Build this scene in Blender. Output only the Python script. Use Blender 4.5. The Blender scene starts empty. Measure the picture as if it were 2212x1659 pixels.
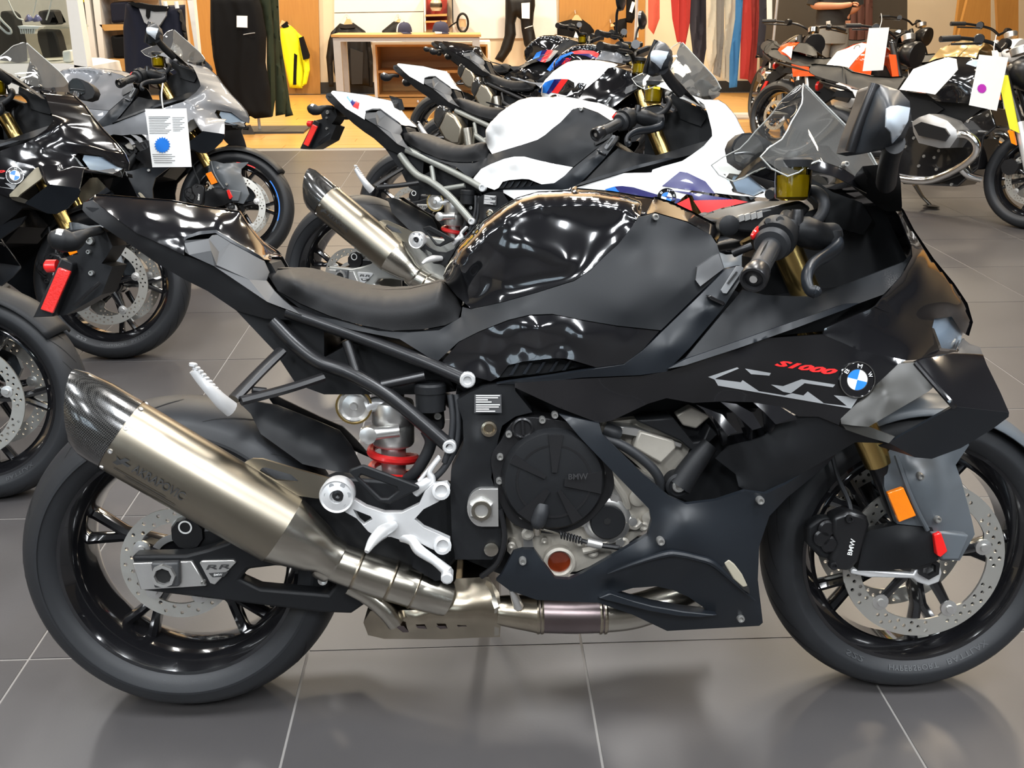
import bpy, bmesh, math, random
import numpy as np
from mathutils import Vector, Matrix
from mathutils.geometry import delaunay_2d_cdt
random.seed(7)
scene = bpy.context.scene
COL = scene.collection
R = math.radians

# ---------------------------------------------------------------- camera
FPX, PITCH, YAW, CAMH = 2013.4, 22.61, 2.508, 1.3242
cam = bpy.data.cameras.new('camera'); camo = bpy.data.objects.new('camera', cam); COL.objects.link(camo)
cam.sensor_width = 36.0; cam.lens = 36.0 * FPX / 2212.0; cam.clip_start = .02
camo.location = (0, 0, CAMH); camo.rotation_euler = (R(90 - PITCH), 0, R(-YAW))
scene.camera = camo

# ---------------------------------------------------------------- world, lights, exposure
w = bpy.data.worlds.new('world'); scene.world = w; w.use_nodes = True
bg = w.node_tree.nodes['Background']; bg.inputs[0].default_value = (.62, .74, .9, 1); bg.inputs[1].default_value = 1.0
vs = scene.view_settings
vs.view_transform = 'Standard'; vs.look = 'None'; vs.exposure = 1.05; vs.gamma = 1.0; vs.use_curve_mapping = False

def area(name, loc, rot, size, power, col):
    l = bpy.data.lights.new(name, 'AREA'); l.shape = 'RECTANGLE'; l.size, l.size_y = size; l.energy = power; l.color = col
    o = bpy.data.objects.new(name, l); COL.objects.link(o); o.location = loc; o.rotation_euler = rot
    return o
CEIL = 4.3
LAMPS = []          # (x, y, size x, size y, watts, colour): the showroom's ceiling lamps and one added front row, housings are built further down
COOL, NEUT, WARM = (.92, .96, 1), (1, .975, .94), (1, .85, .64)
for lx in (-3.6, -1.2, 1.2, 3.6):
    for ly, pw in ((-2.4, 74), (0.4, 64), (3.2, 36 if lx < 0 else 54), (6.0, 34 if lx < 0 else 54)):  # row nearest the windows is added to light the bikes from the front
        LAMPS.append((lx, ly, .35, 1.3, pw, COOL if ly < 1 else NEUT if lx < 3 else (1, .82, .6)))
for lx in (-4.5, -1.5, 1.5, 4.5):
    LAMPS.append((lx, 8.6, .5, .5, 52, WARM))
    LAMPS.append((lx, 11.6, .5, .5, 112, WARM))
for i, (lx, ly, sx, sy, pw, c) in enumerate(LAMPS):
    area('lamp_light', (lx, ly, CEIL - .06), (0, 0, 0), (sx, sy), pw, c)
WINS = [(-6.4, 2.6), (-3.0, 2.2), (6.6, 2.6)]           # shop windows in the wall behind the camera
for wx, ww in WINS:
    area('window_daylight', (wx + .0, -4.93, 2.6), (R(90), 0, R(180)), (ww, 1.5), 160, (.78, .89, 1))

# ---------------------------------------------------------------- materials
MATS = {}
def mat(name, col, rough=.5, metal=0., coat=0., var=.06, scale=30., bump=0., bscale=None, spec=.5, alpha=1., trans=0., aniso=None, emit=0., ior=1.45):
    if name in MATS: return MATS[name]
    m = bpy.data.materials.new(name); m.use_nodes = True; nt = m.node_tree; N = nt.nodes; L = nt.links
    b = N['Principled BSDF']
    b.inputs['Roughness'].default_value = rough; b.inputs['Metallic'].default_value = metal
    b.inputs['Coat Weight'].default_value = coat; b.inputs['Coat Roughness'].default_value = .03
    b.inputs['Specular IOR Level'].default_value = spec; b.inputs['IOR'].default_value = ior
    b.inputs['Transmission Weight'].default_value = trans
    tc = N.new('ShaderNodeTexCoord'); nz = N.new('ShaderNodeTexNoise'); nz.inputs['Scale'].default_value = scale; nz.inputs['Detail'].default_value = 4
    L.new(tc.outputs['Object'], nz.inputs['Vector'])
    mx = N.new('ShaderNodeMix'); mx.data_type = 'RGBA'
    mx.inputs[6].default_value = (*[max(0, c * (1 - var)) for c in col], 1); mx.inputs[7].default_value = (*[min(1, c * (1 + var)) for c in col], 1)
    L.new(nz.outputs['Fac'], mx.inputs[0]); L.new(mx.outputs[2], b.inputs['Base Color'])
    if bump:
        n2 = N.new('ShaderNodeTexNoise'); n2.inputs['Scale'].default_value = bscale or scale * 8; L.new(tc.outputs['Object'], n2.inputs['Vector'])
        bp = N.new('ShaderNodeBump'); bp.inputs['Strength'].default_value = bump; bp.inputs['Distance'].default_value = .002
        L.new(n2.outputs['Fac'], bp.inputs['Height']); L.new(bp.outputs['Normal'], b.inputs['Normal'])
    if emit:
        b.inputs['Emission Color'].default_value = (*col, 1); b.inputs['Emission Strength'].default_value = emit
    MATS[name] = m
    return m
gloss = mat('gloss_black_paint', (.006, .006, .007), .12, coat=1., spec=.6)
matte = mat('matte_black_plastic', (.0085, .009, .010), .47, spec=.24, bump=.04, bscale=700)
matte2 = mat('satin_charcoal_panel', (.0095, .0105, .012), .48, spec=.25, bump=.05, bscale=900)
satin = mat('satin_black_fairing', (.008, .010, .013), .36, spec=.38)
greyp = mat('grey_plastic', (.045, .046, .048), .42)
seatm = mat('black_seat_vinyl', (.010, .010, .0105), .55, spec=.2, bump=.12, bscale=600)
rubber = mat('tyre_rubber', (.015, .016, .018), .5, spec=.4, var=.15, scale=12, bump=.06, bscale=300)
groovem = mat('tyre_groove', (.004, .004, .004), .9)
rimm = mat('gloss_black_rim', (.006, .006, .007), .13, coat=1.)
alu = mat('bare_aluminium', (.62, .61, .59), .33, metal=.9)
aluw = mat('silver_painted_alloy', (.60, .60, .60), .34, metal=.5)
steel = mat('brushed_steel_disc', (.55, .54, .50), .34, metal=.85)
chrome = mat('polished_steel', (.75, .75, .74), .12, metal=1.)
titan = mat('brushed_titanium', (.27, .24, .19), .33, metal=1., var=.12, scale=6)
bronze = mat('heat_tinted_steel', (.37, .32, .245), .24, metal=1., var=.3, scale=18)
purple = mat('heat_blued_pipe', (.20, .16, .16), .32, metal=1., var=.2, scale=14)
steelp = mat('exhaust_steel', (.46, .43, .37), .24, metal=1., var=.2, scale=12)
gold = mat('gold_fork_tube', (.52, .36, .13), .25, metal=1.)
castal = mat('cast_engine_alloy', (.40, .37, .32), .40, metal=.3, var=.15, scale=20, bump=.1, bscale=250)
redp = mat('red_plastic', (.62, .012, .01), .25, coat=.5)
redpaint = mat('red_spring_paint', (.42, .012, .012), .3, coat=.4)
redrefl = mat('red_reflector', (.62, .02, .015), .2, coat=1., bump=.5, bscale=260)
amber = mat('amber_reflector', (.90, .22, .004), .2, coat=1., bump=.35, bscale=300)
whitep = mat('white_paint', (.80, .80, .79), .2, coat=.8, var=.02)
paper = mat('white_paper', (.82, .83, .82), .6, var=.02)
bluep = mat('blue_decal', (.02, .17, .62), .3)
navyp = mat('navy_decal', (.012, .010, .10), .25, coat=.5)
redd = mat('red_decal', (.70, .02, .02), .3)
silverd = mat('grey_decal', (.22, .225, .23), .35)
lettw = mat('white_print', (.72, .72, .70), .5)
greyprint = mat('grey_print', (.05, .05, .052), .5)
darkprint = mat('dark_print', (.03, .03, .03), .6)
headm = mat('headlight_reflector', (.50, .56, .62), .25, metal=.2)  # white-blue base paints in the bright reflection on the lens
boltm = mat('zinc_bolt', (.36, .355, .34), .35, metal=.8)
greymet = mat('graphite_metallic_paint', (.125, .13, .14), .40, metal=.3, coat=.35)
framegr = mat('grey_green_frame_paint', (.20, .205, .185), .38, metal=.3)
silversw = mat('silver_swingarm', (.34, .34, .32), .35, metal=.5)
seatgrey = mat('grey_seat_vinyl', (.026, .025, .023), .6, spec=.3, bump=.1, bscale=500)
gloveblk = mat('satin_black_metal', (.012, .012, .013), .3, metal=.2)

def carbon():
    m = mat('carbon_fibre', (.012, .012, .013), .2, coat=1.); N = m.node_tree.nodes; L = m.node_tree.links
    b = N['Principled BSDF']; tc = N.new('ShaderNodeTexCoord'); ck = N.new('ShaderNodeTexChecker'); ck.inputs['Scale'].default_value = 420
    ck.inputs[1].default_value = (.006, .006, .006, 1); ck.inputs[2].default_value = (.035, .034, .032, 1)
    L.new(tc.outputs['Object'], ck.inputs['Vector']); L.new(ck.outputs[0], b.inputs['Base Color'])
    return m
carb = carbon()
def glassmat(name, col, rough=.02, ior=1.5, base=0., painted_sheen=0.):
    m = bpy.data.materials.new(name); m.use_nodes = True; N = m.node_tree.nodes; L = m.node_tree.links
    N.remove(N['Principled BSDF'])
    tr = N.new('ShaderNodeBsdfTransparent'); gl = N.new('ShaderNodeBsdfGlossy'); gl.inputs['Roughness'].default_value = rough
    tc = N.new('ShaderNodeTexCoord'); nz = N.new('ShaderNodeTexNoise'); nz.inputs['Scale'].default_value = 3; L.new(tc.outputs['Object'], nz.inputs['Vector'])
    mr = N.new('ShaderNodeMix'); mr.data_type = 'RGBA'; mr.inputs[6].default_value = (*[c * .97 for c in col], 1); mr.inputs[7].default_value = (*col, 1)
    L.new(nz.outputs['Fac'], mr.inputs[0]); L.new(mr.outputs[2], tr.inputs[0])
    fr = N.new('ShaderNodeFresnel'); fr.inputs[0].default_value = ior
    ad = N.new('ShaderNodeMath'); ad.operation = 'ADD'; ad.use_clamp = True; ad.inputs[1].default_value = base; L.new(fr.outputs[0], ad.inputs[0])
    mx = N.new('ShaderNodeMixShader'); L.new(ad.outputs[0], mx.inputs[0]); L.new(tr.outputs[0], mx.inputs[1]); L.new(gl.outputs[0], mx.inputs[2])
    df = N.new('ShaderNodeBsdfDiffuse'); df.inputs[0].default_value = (.8, .8, .78, 1); m2 = N.new('ShaderNodeMixShader'); m2.inputs[0].default_value = painted_sheen
    L.new(mx.outputs[0], m2.inputs[1]); L.new(df.outputs[0], m2.inputs[2])
    L.new(m2.outputs[0], N['Material Output'].inputs[0]); MATS[name] = m
    return m
clear = glassmat('clear_acrylic', (.94, .95, .91), .03, 1.65, .03, .045)  # last value mixes in white diffuse to imitate bright reflections
smoke = glassmat('smoked_acrylic', (.45, .45, .45))
lensg = glassmat('headlight_glass', (.9, .95, 1))
fluid = glassmat('amber_fluid_cup', (.88, .78, .25))
paneg = glassmat('showcase_glass', (.92, .95, .94))
mirrorg = mat('mirror_glass', (.7, .72, .75), .03, metal=1.)

# ---------------------------------------------------------------- geometry helpers
fr_ = None
def camray(px, py):
    p, y = R(PITCH), R(YAW)
    f = np.array([math.sin(y) * math.cos(p), math.cos(y) * math.cos(p), -math.sin(p)]); r = np.array([math.cos(y), -math.sin(y), 0]); u = np.cross(r, f)
    return np.array([0, 0, CAMH]), (px - 1106) / FPX * r - (py - 829.5) / FPX * u + f
def frame(x, y, psi, lean):
    a, l = R(psi), R(lean)
    F = np.array([math.cos(a), math.sin(a), 0]); Rr = np.array([math.sin(a), -math.cos(a), 0]); Z = np.array([0, 0, 1.])
    return np.array([x, y, 0.]), F, Rr * math.cos(l) + Z * math.sin(l), Z * math.cos(l) - Rr * math.sin(l)
def frame_matrix(fr):
    o, F, S, U = fr
    return Matrix(((F[0], -S[0], U[0], o[0]), (F[1], -S[1], U[1], o[1]), (F[2], -S[2], U[2], o[2]), (0, 0, 0, 1)))
MAIN = frame(-0.5716, 1.5513, -0.944, 11.714)
REF = MAIN
def P(px, py, s, fr=None):                       # side-view tracing: a point of the bike s metres to the right of its mid-plane
    o, F, S, U = fr or REF
    c, d = camray(px, py); t = ((o + s * S - c) @ S) / (d @ S); q = c + t * d - o
    return Vector((q @ F, -s, q @ U))
def AT(px, py, Y):                               # a point of the room on the vertical plane Y metres away
    c, d = camray(px, py); t = Y / d[1]; q = c + t * d
    return Vector(q)
def GND(px, py, z=0):
    c, d = camray(px, py); t = (z - c[2]) / d[2]
    return Vector(c + t * d)
def crop(x0, y0, k):
    def f(txt):
        return [(x0 + k * float(a.split(',')[0]), y0 + k * float(a.split(',')[1])) + tuple(float(v) for v in a.split(',')[2:]) for a in txt.split()]
    return f
X = crop(0, 0, 1.); A_ = crop(560, 380, .3376); B_ = crop(1200, 380, .4581); C_ = crop(480, 800, .3617); D_ = crop(940, 800, .3617)
F_ = crop(1560, 880, .3978); T_ = crop(150, 390, .2486); K_ = crop(940, 390, .3165); N_ = crop(1480, 380, .2893); W_ = crop(1480, 700, .3309)
S_ = crop(1592, 140, .2803); Q_ = crop(0, 380, .3376); E_ = crop(0, 820, .446)

def finish(name, me, m, parent=None, smooth=35, loc=None):
    me.materials.append(m)
    if smooth:
        for p in me.polygons: p.use_smooth = True
        try: me.set_sharp_from_angle(angle=R(smooth))
        except Exception: pass
    o = bpy.data.objects.new(name, me); COL.objects.link(o)
    o.material_slots[0].link = 'OBJECT'; o.material_slots[0].material = m
    if parent is not None: o.parent = parent
    if loc: o.location = loc
    return o
def from_faces(name, vs, fs, m, parent=None, smooth=35, fix=True):
    me = bpy.data.meshes.new(name); me.from_pydata([tuple(v) for v in vs], [], fs)
    if fix:
        bm = bmesh.new(); bm.from_mesh(me); bmesh.ops.recalc_face_normals(bm, faces=bm.faces); bm.to_mesh(me); bm.free()
    me.update()
    return finish(name, me, m, parent, smooth)
def inside(poly, x, y):
    c = False; n = len(poly); j = n - 1
    for i in range(n):
        if (poly[i][1] > y) != (poly[j][1] > y) and x < (poly[j][0] - poly[i][0]) * (y - poly[i][1]) / (poly[j][1] - poly[i][1]) + poly[i][0]: c = not c
        j = i
    return c
def dens(poly, step):
    out = []; n = len(poly)
    for i in range(n):
        a = np.array(poly[i][:3], float); b = np.array(poly[(i + 1) % n][:3], float)
        k = max(1, int(np.linalg.norm(b[:2] - a[:2]) / step))
        for q in range(k): out.append(a + (b - a) * q / k)
    return np.array(out)
def tps(pts, lam=1e-3, nb=0):
    pts = np.array(pts, float); xy = pts[:, :2] / 100.; n = len(xy)
    lam = np.where(np.arange(n) < nb, 2e-4, lam)
    d = np.linalg.norm(xy[:, None] - xy[None], axis=2); Kk = np.where(d > 1e-9, d * d * np.log(d + 1e-12), 0) + np.diag(lam)
    Pm = np.hstack([np.ones((n, 1)), xy]); Am = np.block([[Kk, Pm], [Pm.T, np.zeros((3, 3))]])
    sol = np.linalg.lstsq(Am, np.concatenate([pts[:, 2], np.zeros(3)]), rcond=None)[0]
    def f(q):
        q = np.atleast_2d(np.array(q, float))[:, :2] / 100.
        e = np.linalg.norm(q[:, None] - xy[None], axis=2); g = np.where(e > 1e-9, e * e * np.log(e + 1e-12), 0)
        return g @ sol[:n] + sol[n] + q @ sol[n + 1:]
    return f
def tri2d(rings, extra=()):
    vs = []; es = []
    for r in rings:
        b = len(vs); vs += [Vector((p[0], p[1])) for p in r]; es += [(b + i, b + (i + 1) % len(r)) for i in range(len(r))]
    vs += [Vector((p[0], p[1])) for p in extra]
    v, e, f, *_ = delaunay_2d_cdt(vs, es, [], 0, 1e-5)
    keep = []
    for t in f:
        cx = sum(v[i][0] for i in t) / len(t); cy = sum(v[i][1] for i in t) / len(t)
        if inside(rings[0], cx, cy) and not any(inside(h, cx, cy) for h in rings[1:]): keep.append(list(t))
    return v, keep
SF = {}
def run(p, k=4):                                  # an edge run with k steps between its points
    o = []
    for a, b in zip(p[:-1], p[1:]): o += [(a[0] + (b[0] - a[0]) * i / k, a[1] + (b[1] - a[1]) * i / k) for i in range(k)]
    return o + [tuple(p[-1][:2])]
def inset(pts, dist, s):                          # points set in from an edge run, dist px to the right of its direction
    out = []
    for i, p in enumerate(pts):
        a = pts[max(0, i - 1)]; b = pts[min(len(pts) - 1, i + 1)]; d = np.array([b[0] - a[0], b[1] - a[1]]); d = d / (np.linalg.norm(d) + 1e-9)
        out.append((p[0] - d[1] * dist, p[1] + d[0] * dist, s))
    return out
def boundary(tris):
    cnt = {}
    for t in tris:
        for i in range(len(t)):
            a, b = t[i], t[(i + 1) % len(t)]; k = (min(a, b), max(a, b)); cnt.setdefault(k, []).append((a, b))
    return [v[0] for v in cnt.values() if len(v) == 1]
def skin(name, m, out, ctrl=(), parent=None, step=9, t=.005, holes=(), lin=False, sym=True, lam=.05, close=False, off=0., smooth=35, fn=None):
    """a curved body panel: outline and depth points traced on the side view, t metres thick, mirrored to the other side"""
    od = [] if fn else [tuple(p) for p in dens(out, 14)]
    f = fn or tps(od + list(ctrl), lam, len(od))
    SF[name] = f
    if lin:
        ring = [np.array(p[:3]) for p in out]; hs = [[np.array(p[:3]) for p in h] for h in holes]; ex = [np.array(p[:3]) for p in ctrl]
        v, tr = tri2d([ring] + hs, ex)
        allp = ring + [p for h in hs for p in h] + ex
        sv = [min(allp, key=lambda q: (q[0] - a[0]) ** 2 + (q[1] - a[1]) ** 2)[2] for a in v]
    else:
        ring = dens(out, step); hs = [dens([tuple(p[:2]) + (0,) for p in h], step * .7) for h in holes]
        allb = np.concatenate([ring] + hs); ex = []
        x0, y0 = ring[:, 0].min(), ring[:, 1].min(); x1, y1 = ring[:, 0].max(), ring[:, 1].max()
        rl = [tuple(p[:2]) for p in ring]; row = 0; y = y0 + step * .5
        while y < y1:
            x = x0 + (row % 2) * step * .5
            while x < x1:
                if inside(rl, x, y) and np.min((allb[:, 0] - x) ** 2 + (allb[:, 1] - y) ** 2) > (step * .55) ** 2: ex.append((x, y))
                x += step
            y += step * .87; row += 1
        v, tr = tri2d([rl] + [[tuple(p[:2]) for p in h] for h in hs], ex)
        sv = f([(a[0], a[1]) for a in v])
        if not fn:
            for i in range(len(ring)):
                if abs(v[i][0] - ring[i][0]) + abs(v[i][1] - ring[i][1]) < .01: sv[i] = ring[i][2]
    co = [P(a[0], a[1], s + off) for a, s in zip(v, sv)]
    n = len(co); fs = []
    for q in tr:
        a, b, c = (co[i] for i in q[:3])
        fs.append(list(q) if (b - a).cross(c - a).y < 0 else list(q)[::-1])
    vs = list(co)
    if t:
        vs += [c + Vector((0, t, 0)) for c in co]
        for a, b in boundary(fs): fs.append([b, a, a + n, b + n])
        if close: fs += [[i + n for i in q[::-1]] for q in fs[:len(tr)]]
    o = from_faces(name, vs, fs, m, parent, smooth, fix=False)
    if sym:
        c = o.copy(); COL.objects.link(c); c.scale.y = -1
        PAINT[c.name] = None
        return o, c
    return o
PAINT = {}
def plate(name, m, out, s1, s0, parent=None, holes=(), smooth=30, raw=False, bev=0.):
    """flat plate cut to an outline, between the offsets s1 (outer face) and s0"""
    g = (lambda p: Vector((p[0], -s1, p[1]))) if raw else (lambda p: P(p[0], p[1], s1))
    r0 = [g(p) for p in out]; hs = [[g(p) for p in h] for h in holes]
    v, tr = tri2d([[(p.x, p.z) for p in r0]] + [[(p.x, p.z) for p in h] for h in hs])
    n = len(v); vs = [(a[0], -s1, a[1]) for a in v] + [(a[0], -s0, a[1]) for a in v]
    fs = [list(q) for q in tr]; bd = boundary(fs); fs += [[i + n for i in q[::-1]] for q in tr]
    for a, b in bd: fs.append([b, a, a + n, b + n])
    o = from_faces(name, vs, fs, m, parent, smooth)
    if bev:
        bv = o.modifiers.new('bevel', 'BEVEL'); bv.width = bev; bv.segments = 2; bv.limit_method = 'ANGLE'; bv.angle_limit = R(40)
    return o
def crv(pts, n=6):
    pts = [Vector(p) for p in pts]
    if len(pts) < 3: return pts
    out = []
    for i in range(len(pts) - 1):
        a = pts[max(0, i - 1)]; b = pts[i]; c = pts[i + 1]; d = pts[min(len(pts) - 1, i + 2)]
        for k in range(n):
            t = k / n
            out.append(.5 * ((2 * b) + (c - a) * t + (2 * a - 5 * b + 4 * c - d) * t * t + (3 * b - a - 3 * c + d) * t ** 3))
    return out + [pts[-1]]
def sweep(pts, rad, seg=10, flat=1., up=None):
    n = len(pts); vs = []; fs = []; prev = None
    for i, p in enumerate(pts):
        d = (pts[min(n - 1, i + 1)] - pts[max(0, i - 1)]).normalized()
        if prev is None:
            a = up or (Vector((0, 0, 1)) if abs(d.z) < .9 else Vector((1, 0, 0))); prev = (a - d * a.dot(d)).normalized()
        prev = (prev - d * prev.dot(d)).normalized(); q = d.cross(prev)
        r = rad[i] if hasattr(rad, '__len__') else rad
        for k in range(seg):
            t = 2 * math.pi * k / seg; vs.append(p + prev * (math.cos(t) * r) + q * (math.sin(t) * r * flat))
    for i in range(n - 1):
        for k in range(seg): fs.append([i * seg + k, i * seg + (k + 1) % seg, (i + 1) * seg + (k + 1) % seg, (i + 1) * seg + k])
    fs.append(list(range(seg))[::-1]); fs.append([(n - 1) * seg + k for k in range(seg)])
    return vs, fs
def tube(name, m, pts, r, parent=None, seg=10, n=6, flat=1., up=None):
    c = crv(pts, n)
    if hasattr(r, '__len__'):
        r = list(np.interp(np.linspace(0, 1, len(c)), np.linspace(0, 1, len(r)), r))
    vs, fs = sweep(c, r, seg, flat, up)
    return from_faces(name, vs, fs, m, parent, 40)
def lathe_geo(c, axis, prof, seg=32, up=None, sq=1.):
    axis = Vector(axis).normalized(); a = up or (Vector((0, 0, 1)) if abs(axis.z) < .9 else Vector((1, 0, 0))); a = (a - axis * a.dot(axis)).normalized(); b = axis.cross(a)
    vs = []; fs = []; c = Vector(c)
    for r, h in prof:
        for k in range(seg):
            t = 2 * math.pi * k / seg; vs.append(c + axis * h + a * (math.cos(t) * r) + b * (math.sin(t) * r * sq))
    for i in range(len(prof) - 1):
        for k in range(seg): fs.append([i * seg + k, i * seg + (k + 1) % seg, (i + 1) * seg + (k + 1) % seg, (i + 1) * seg + k])
    if prof[0][0] > 0: fs.append(list(range(seg))[::-1])
    if prof[-1][0] > 0: fs.append([(len(prof) - 1) * seg + k for k in range(seg)])
    return vs, fs
def lathe(name, m, c, axis, prof, parent=None, seg=32, closed=False, up=None, sq=1., smooth=35):
    vs, fs = lathe_geo(c, axis, prof, seg, up, sq)
    if closed == 'open': fs = fs[:(len(prof) - 1) * seg]
    elif closed:
        fs = fs[:(len(prof) - 1) * seg]; n = (len(prof) - 1) * seg
        for k in range(seg): fs.append([n + k, n + (k + 1) % seg, (k + 1) % seg, k])
    return from_faces(name, vs, fs, m, parent, smooth)
def join_geo(lst):
    V = []; Fc = []
    for vs, fs in lst:
        b = len(V); V += list(vs); Fc += [[i + b for i in f] for f in fs]
    return V, Fc
def boxgeo(lo, hi):
    (a, b, c), (d, e, f) = lo, hi
    return [(a, b, c), (d, b, c), (d, e, c), (a, e, c), (a, b, f), (d, b, f), (d, e, f), (a, e, f)], [[0, 3, 2, 1], [4, 5, 6, 7], [0, 1, 5, 4], [1, 2, 6, 5], [2, 3, 7, 6], [3, 0, 4, 7]]
def box(name, m, lo, hi, parent=None, bev=0.):
    v, f = boxgeo(lo, hi); o = from_faces(name, v, f, m, parent, 0)
    if bev:
        bv = o.modifiers.new('bevel', 'BEVEL'); bv.width = bev; bv.segments = 2
    return o
SAX = Vector((0, -1, 0))                        # towards the bike's right side
BOLT = {}
def bolt(px, py, s, r=.008, m=None, parent=None, side=1):
    r *= .82; key = round(r, 4)
    if key not in BOLT:
        vs, fs = lathe_geo((0, 0, 0), SAX, [(r, -.01), (r, .003), (r * .85, .005), (r * .55, .005), (r * .5, .001), (0, .001)], 14)
        me = bpy.data.meshes.new('bolt'); me.from_pydata([tuple(v) for v in vs], [], fs); me.materials.append(alu); me.update()
        for p in me.polygons: p.use_smooth = True
        me.set_sharp_from_angle(angle=R(30)); BOLT[key] = me
    o = bpy.data.objects.new('bolt', BOLT[key]); COL.objects.link(o); o.parent = parent; o.location = P(px, py, s)
    o.material_slots[0].link = 'OBJECT'; o.material_slots[0].material = m or boltm
    return o
def text_geo(txt, sp=1.0, bold=.012, shear=0.):
    cu = bpy.data.curves.new('lettering', 'FONT'); cu.body = txt; cu.resolution_u = 2; cu.offset = bold; cu.shear = shear; cu.space_character = sp
    ob = bpy.data.objects.new('lettering', cu); COL.objects.link(ob)
    dg = bpy.context.evaluated_depsgraph_get(); me = bpy.data.meshes.new_from_object(ob.evaluated_get(dg))
    vs = [v.co.copy() for v in me.vertices]; fs = [list(p.vertices) for p in me.polygons]
    bpy.data.objects.remove(ob); bpy.data.curves.remove(cu); bpy.data.meshes.remove(me)
    x0 = min(v.x for v in vs); x1 = max(v.x for v in vs); y0 = min(v.y for v in vs); y1 = max(v.y for v in vs)
    return [((v.x - x0) / (x1 - x0), (v.y - y0) / (y1 - y0)) for v in vs], fs
def lettering(name, m, txt, q, parent, f=None, fr=None, sp=1.0, lift=.0015, bold=.012, shear=0.):
    """flat lettering stretched over a four-cornered patch q = bottom-left, bottom-right, top-right, top-left"""
    uv, fs = text_geo(txt, sp, bold, shear); vs = []
    for u, v in uv:
        p = [(1 - u) * (1 - v) * a + u * (1 - v) * b + u * v * c + (1 - u) * v * d for a, b, c, d in zip(*q)]
        s = (f([(p[0], p[1])])[0] if f else p[2]) + lift
        vs.append(P(p[0], p[1], s, fr))
    return from_faces(name, vs, fs, m, parent, 0, fix=False)
def decal(name, m, poly, parent, f=None, lift=.0012, fr=None, step=25):
    pl = dens([tuple(p[:2]) + ((p[2] if len(p) > 2 else 0.),) for p in poly], step); v, tr = tri2d([[tuple(p[:2]) for p in pl]])
    def sv(a):
        if f: return f([(a[0], a[1])])[0]
        return min(pl, key=lambda q: (q[0] - a[0]) ** 2 + (q[1] - a[1]) ** 2)[2]
    return from_faces(name, [P(a[0], a[1], sv(a) + lift, fr) for a in v], tr, m, parent, 40, fix=False)
def empty(name, label, cat, group=None, mw=None, loc=None, rz=0.):
    o = bpy.data.objects.new(name, None); COL.objects.link(o); o.empty_display_size = .1
    if mw is not None: o.matrix_world = mw
    if loc is not None: o.location = loc; o.rotation_euler.z = rz
    o['label'] = label; o['category'] = cat
    if group: o['group'] = group
    return o
def tag(o, label, cat, group=None, kind=None):
    o['label'] = label; o['category'] = cat
    if group: o['group'] = group
    if kind: o['kind'] = kind
    return o
def copy_tree(o, parent=None, paint=None, skip=()):
    base = o.name.split('.')[0]
    if base in skip: return None
    c = o.copy(); COL.objects.link(c)
    if parent is not None: c.parent = parent
    if paint and o.type == 'MESH':
        k = paint.get(base)
        if k is None and o.material_slots[0].material: k = paint.get(o.material_slots[0].material)
        if k: c.material_slots[0].link = 'OBJECT'; c.material_slots[0].material = k
    for ch in list(o.children):
        copy_tree(ch, c, paint, skip)
    return c
# ---------------------------------------------------------------- the showroom
def struct(o):
    o['kind'] = 'structure'; return o
XL, XR, YF, YB, YW = -9.0, 10.5, -5.0, 14.35, 9.03
grout = mat('tile_grout', (.17, .16, .15), .8)
tilem = mat('grey_floor_tile', (.052, .0485, .0485), .38, var=.22, scale=2.2, bump=.05, bscale=160, spec=.55)
woodf = mat('wood_floor_board', (.50, .27, .075), .32, var=.2, scale=5)
cream = mat('cream_wall', (.60, .50, .36), .7, var=.04, scale=2)
ceilm = mat('dark_ceiling', (.07, .068, .065), .8)
def woodmat(name, c0, c1, sc=(1.2, 14, 14), rough=.4):
    m = mat(name, c0, rough, var=.1); N = m.node_tree.nodes; L = m.node_tree.links; b = N['Principled BSDF']
    tc = N.new('ShaderNodeTexCoord'); mp = N.new('ShaderNodeMapping'); mp.inputs['Scale'].default_value = sc; nz = N.new('ShaderNodeTexNoise'); nz.inputs['Scale'].default_value = 3; nz.inputs['Detail'].default_value = 8
    mx = N.new('ShaderNodeMix'); mx.data_type = 'RGBA'; mx.inputs[6].default_value = (*c0, 1); mx.inputs[7].default_value = (*c1, 1)
    L.new(tc.outputs['Object'], mp.inputs[0]); L.new(mp.outputs[0], nz.inputs['Vector']); L.new(nz.outputs['Fac'], mx.inputs[0]); L.new(mx.outputs[2], b.inputs['Base Color'])
    return m
oak = woodmat('oak_board', (.52, .29, .09), (.40, .20, .055))
panelw = woodmat('oak_wall_panel', (.42, .21, .05), (.33, .15, .035), (14, 14, 1.2))
boardm = woodmat('floor_board_grain', (.50, .27, .075), (.40, .20, .05), (1.0, 9, 9), .33)
whitel = mat('white_lacquer', (.72, .70, .66), .4, var=.02)
black_base = mat('black_baseboard', (.02, .02, .02), .5)
fl = struct(box('floor', grout, (XL, YF, -.08), (XR, YW, -.0016)))
tv, tf = boxgeo((-.2972, -.2972, -.02), (.2972, .2972, 0))
tme = bpy.data.meshes.new('floor_tile'); tme.from_pydata(tv, [], tf); tme.materials.append(tilem); tme.update()
rest = []; ntile = 0
for i in range(-14, 19):
    for j in range(-11, 13):
        cx, cy = -.373 + .6 * i + .3, 1.676 + .6 * j + .3
        if cx < XL + .3 or cx > XR - .3 or cy > YW - .25: continue
        if cy > .6 and abs(cx - .044 * cy) < .62 * cy + 1.0:
            o = bpy.data.objects.new('floor_tile', tme); COL.objects.link(o); o.location = (cx, cy, random.uniform(-.0004, .0004)); o.parent = fl; ntile += 1
        else: rest.append(boxgeo((cx - .298, cy - .298, -.02), (cx + .298, cy + .298, 0)))
v, f = join_geo(rest); o = from_faces('floor_tile_area', v, f, tilem, fl, 0); o['kind'] = 'stuff'
wf = struct(box('floor_wood', mat('board_joint', (.16, .08, .02), .8), (XL, YW, -.08), (XR, YB, -.003)))
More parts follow.
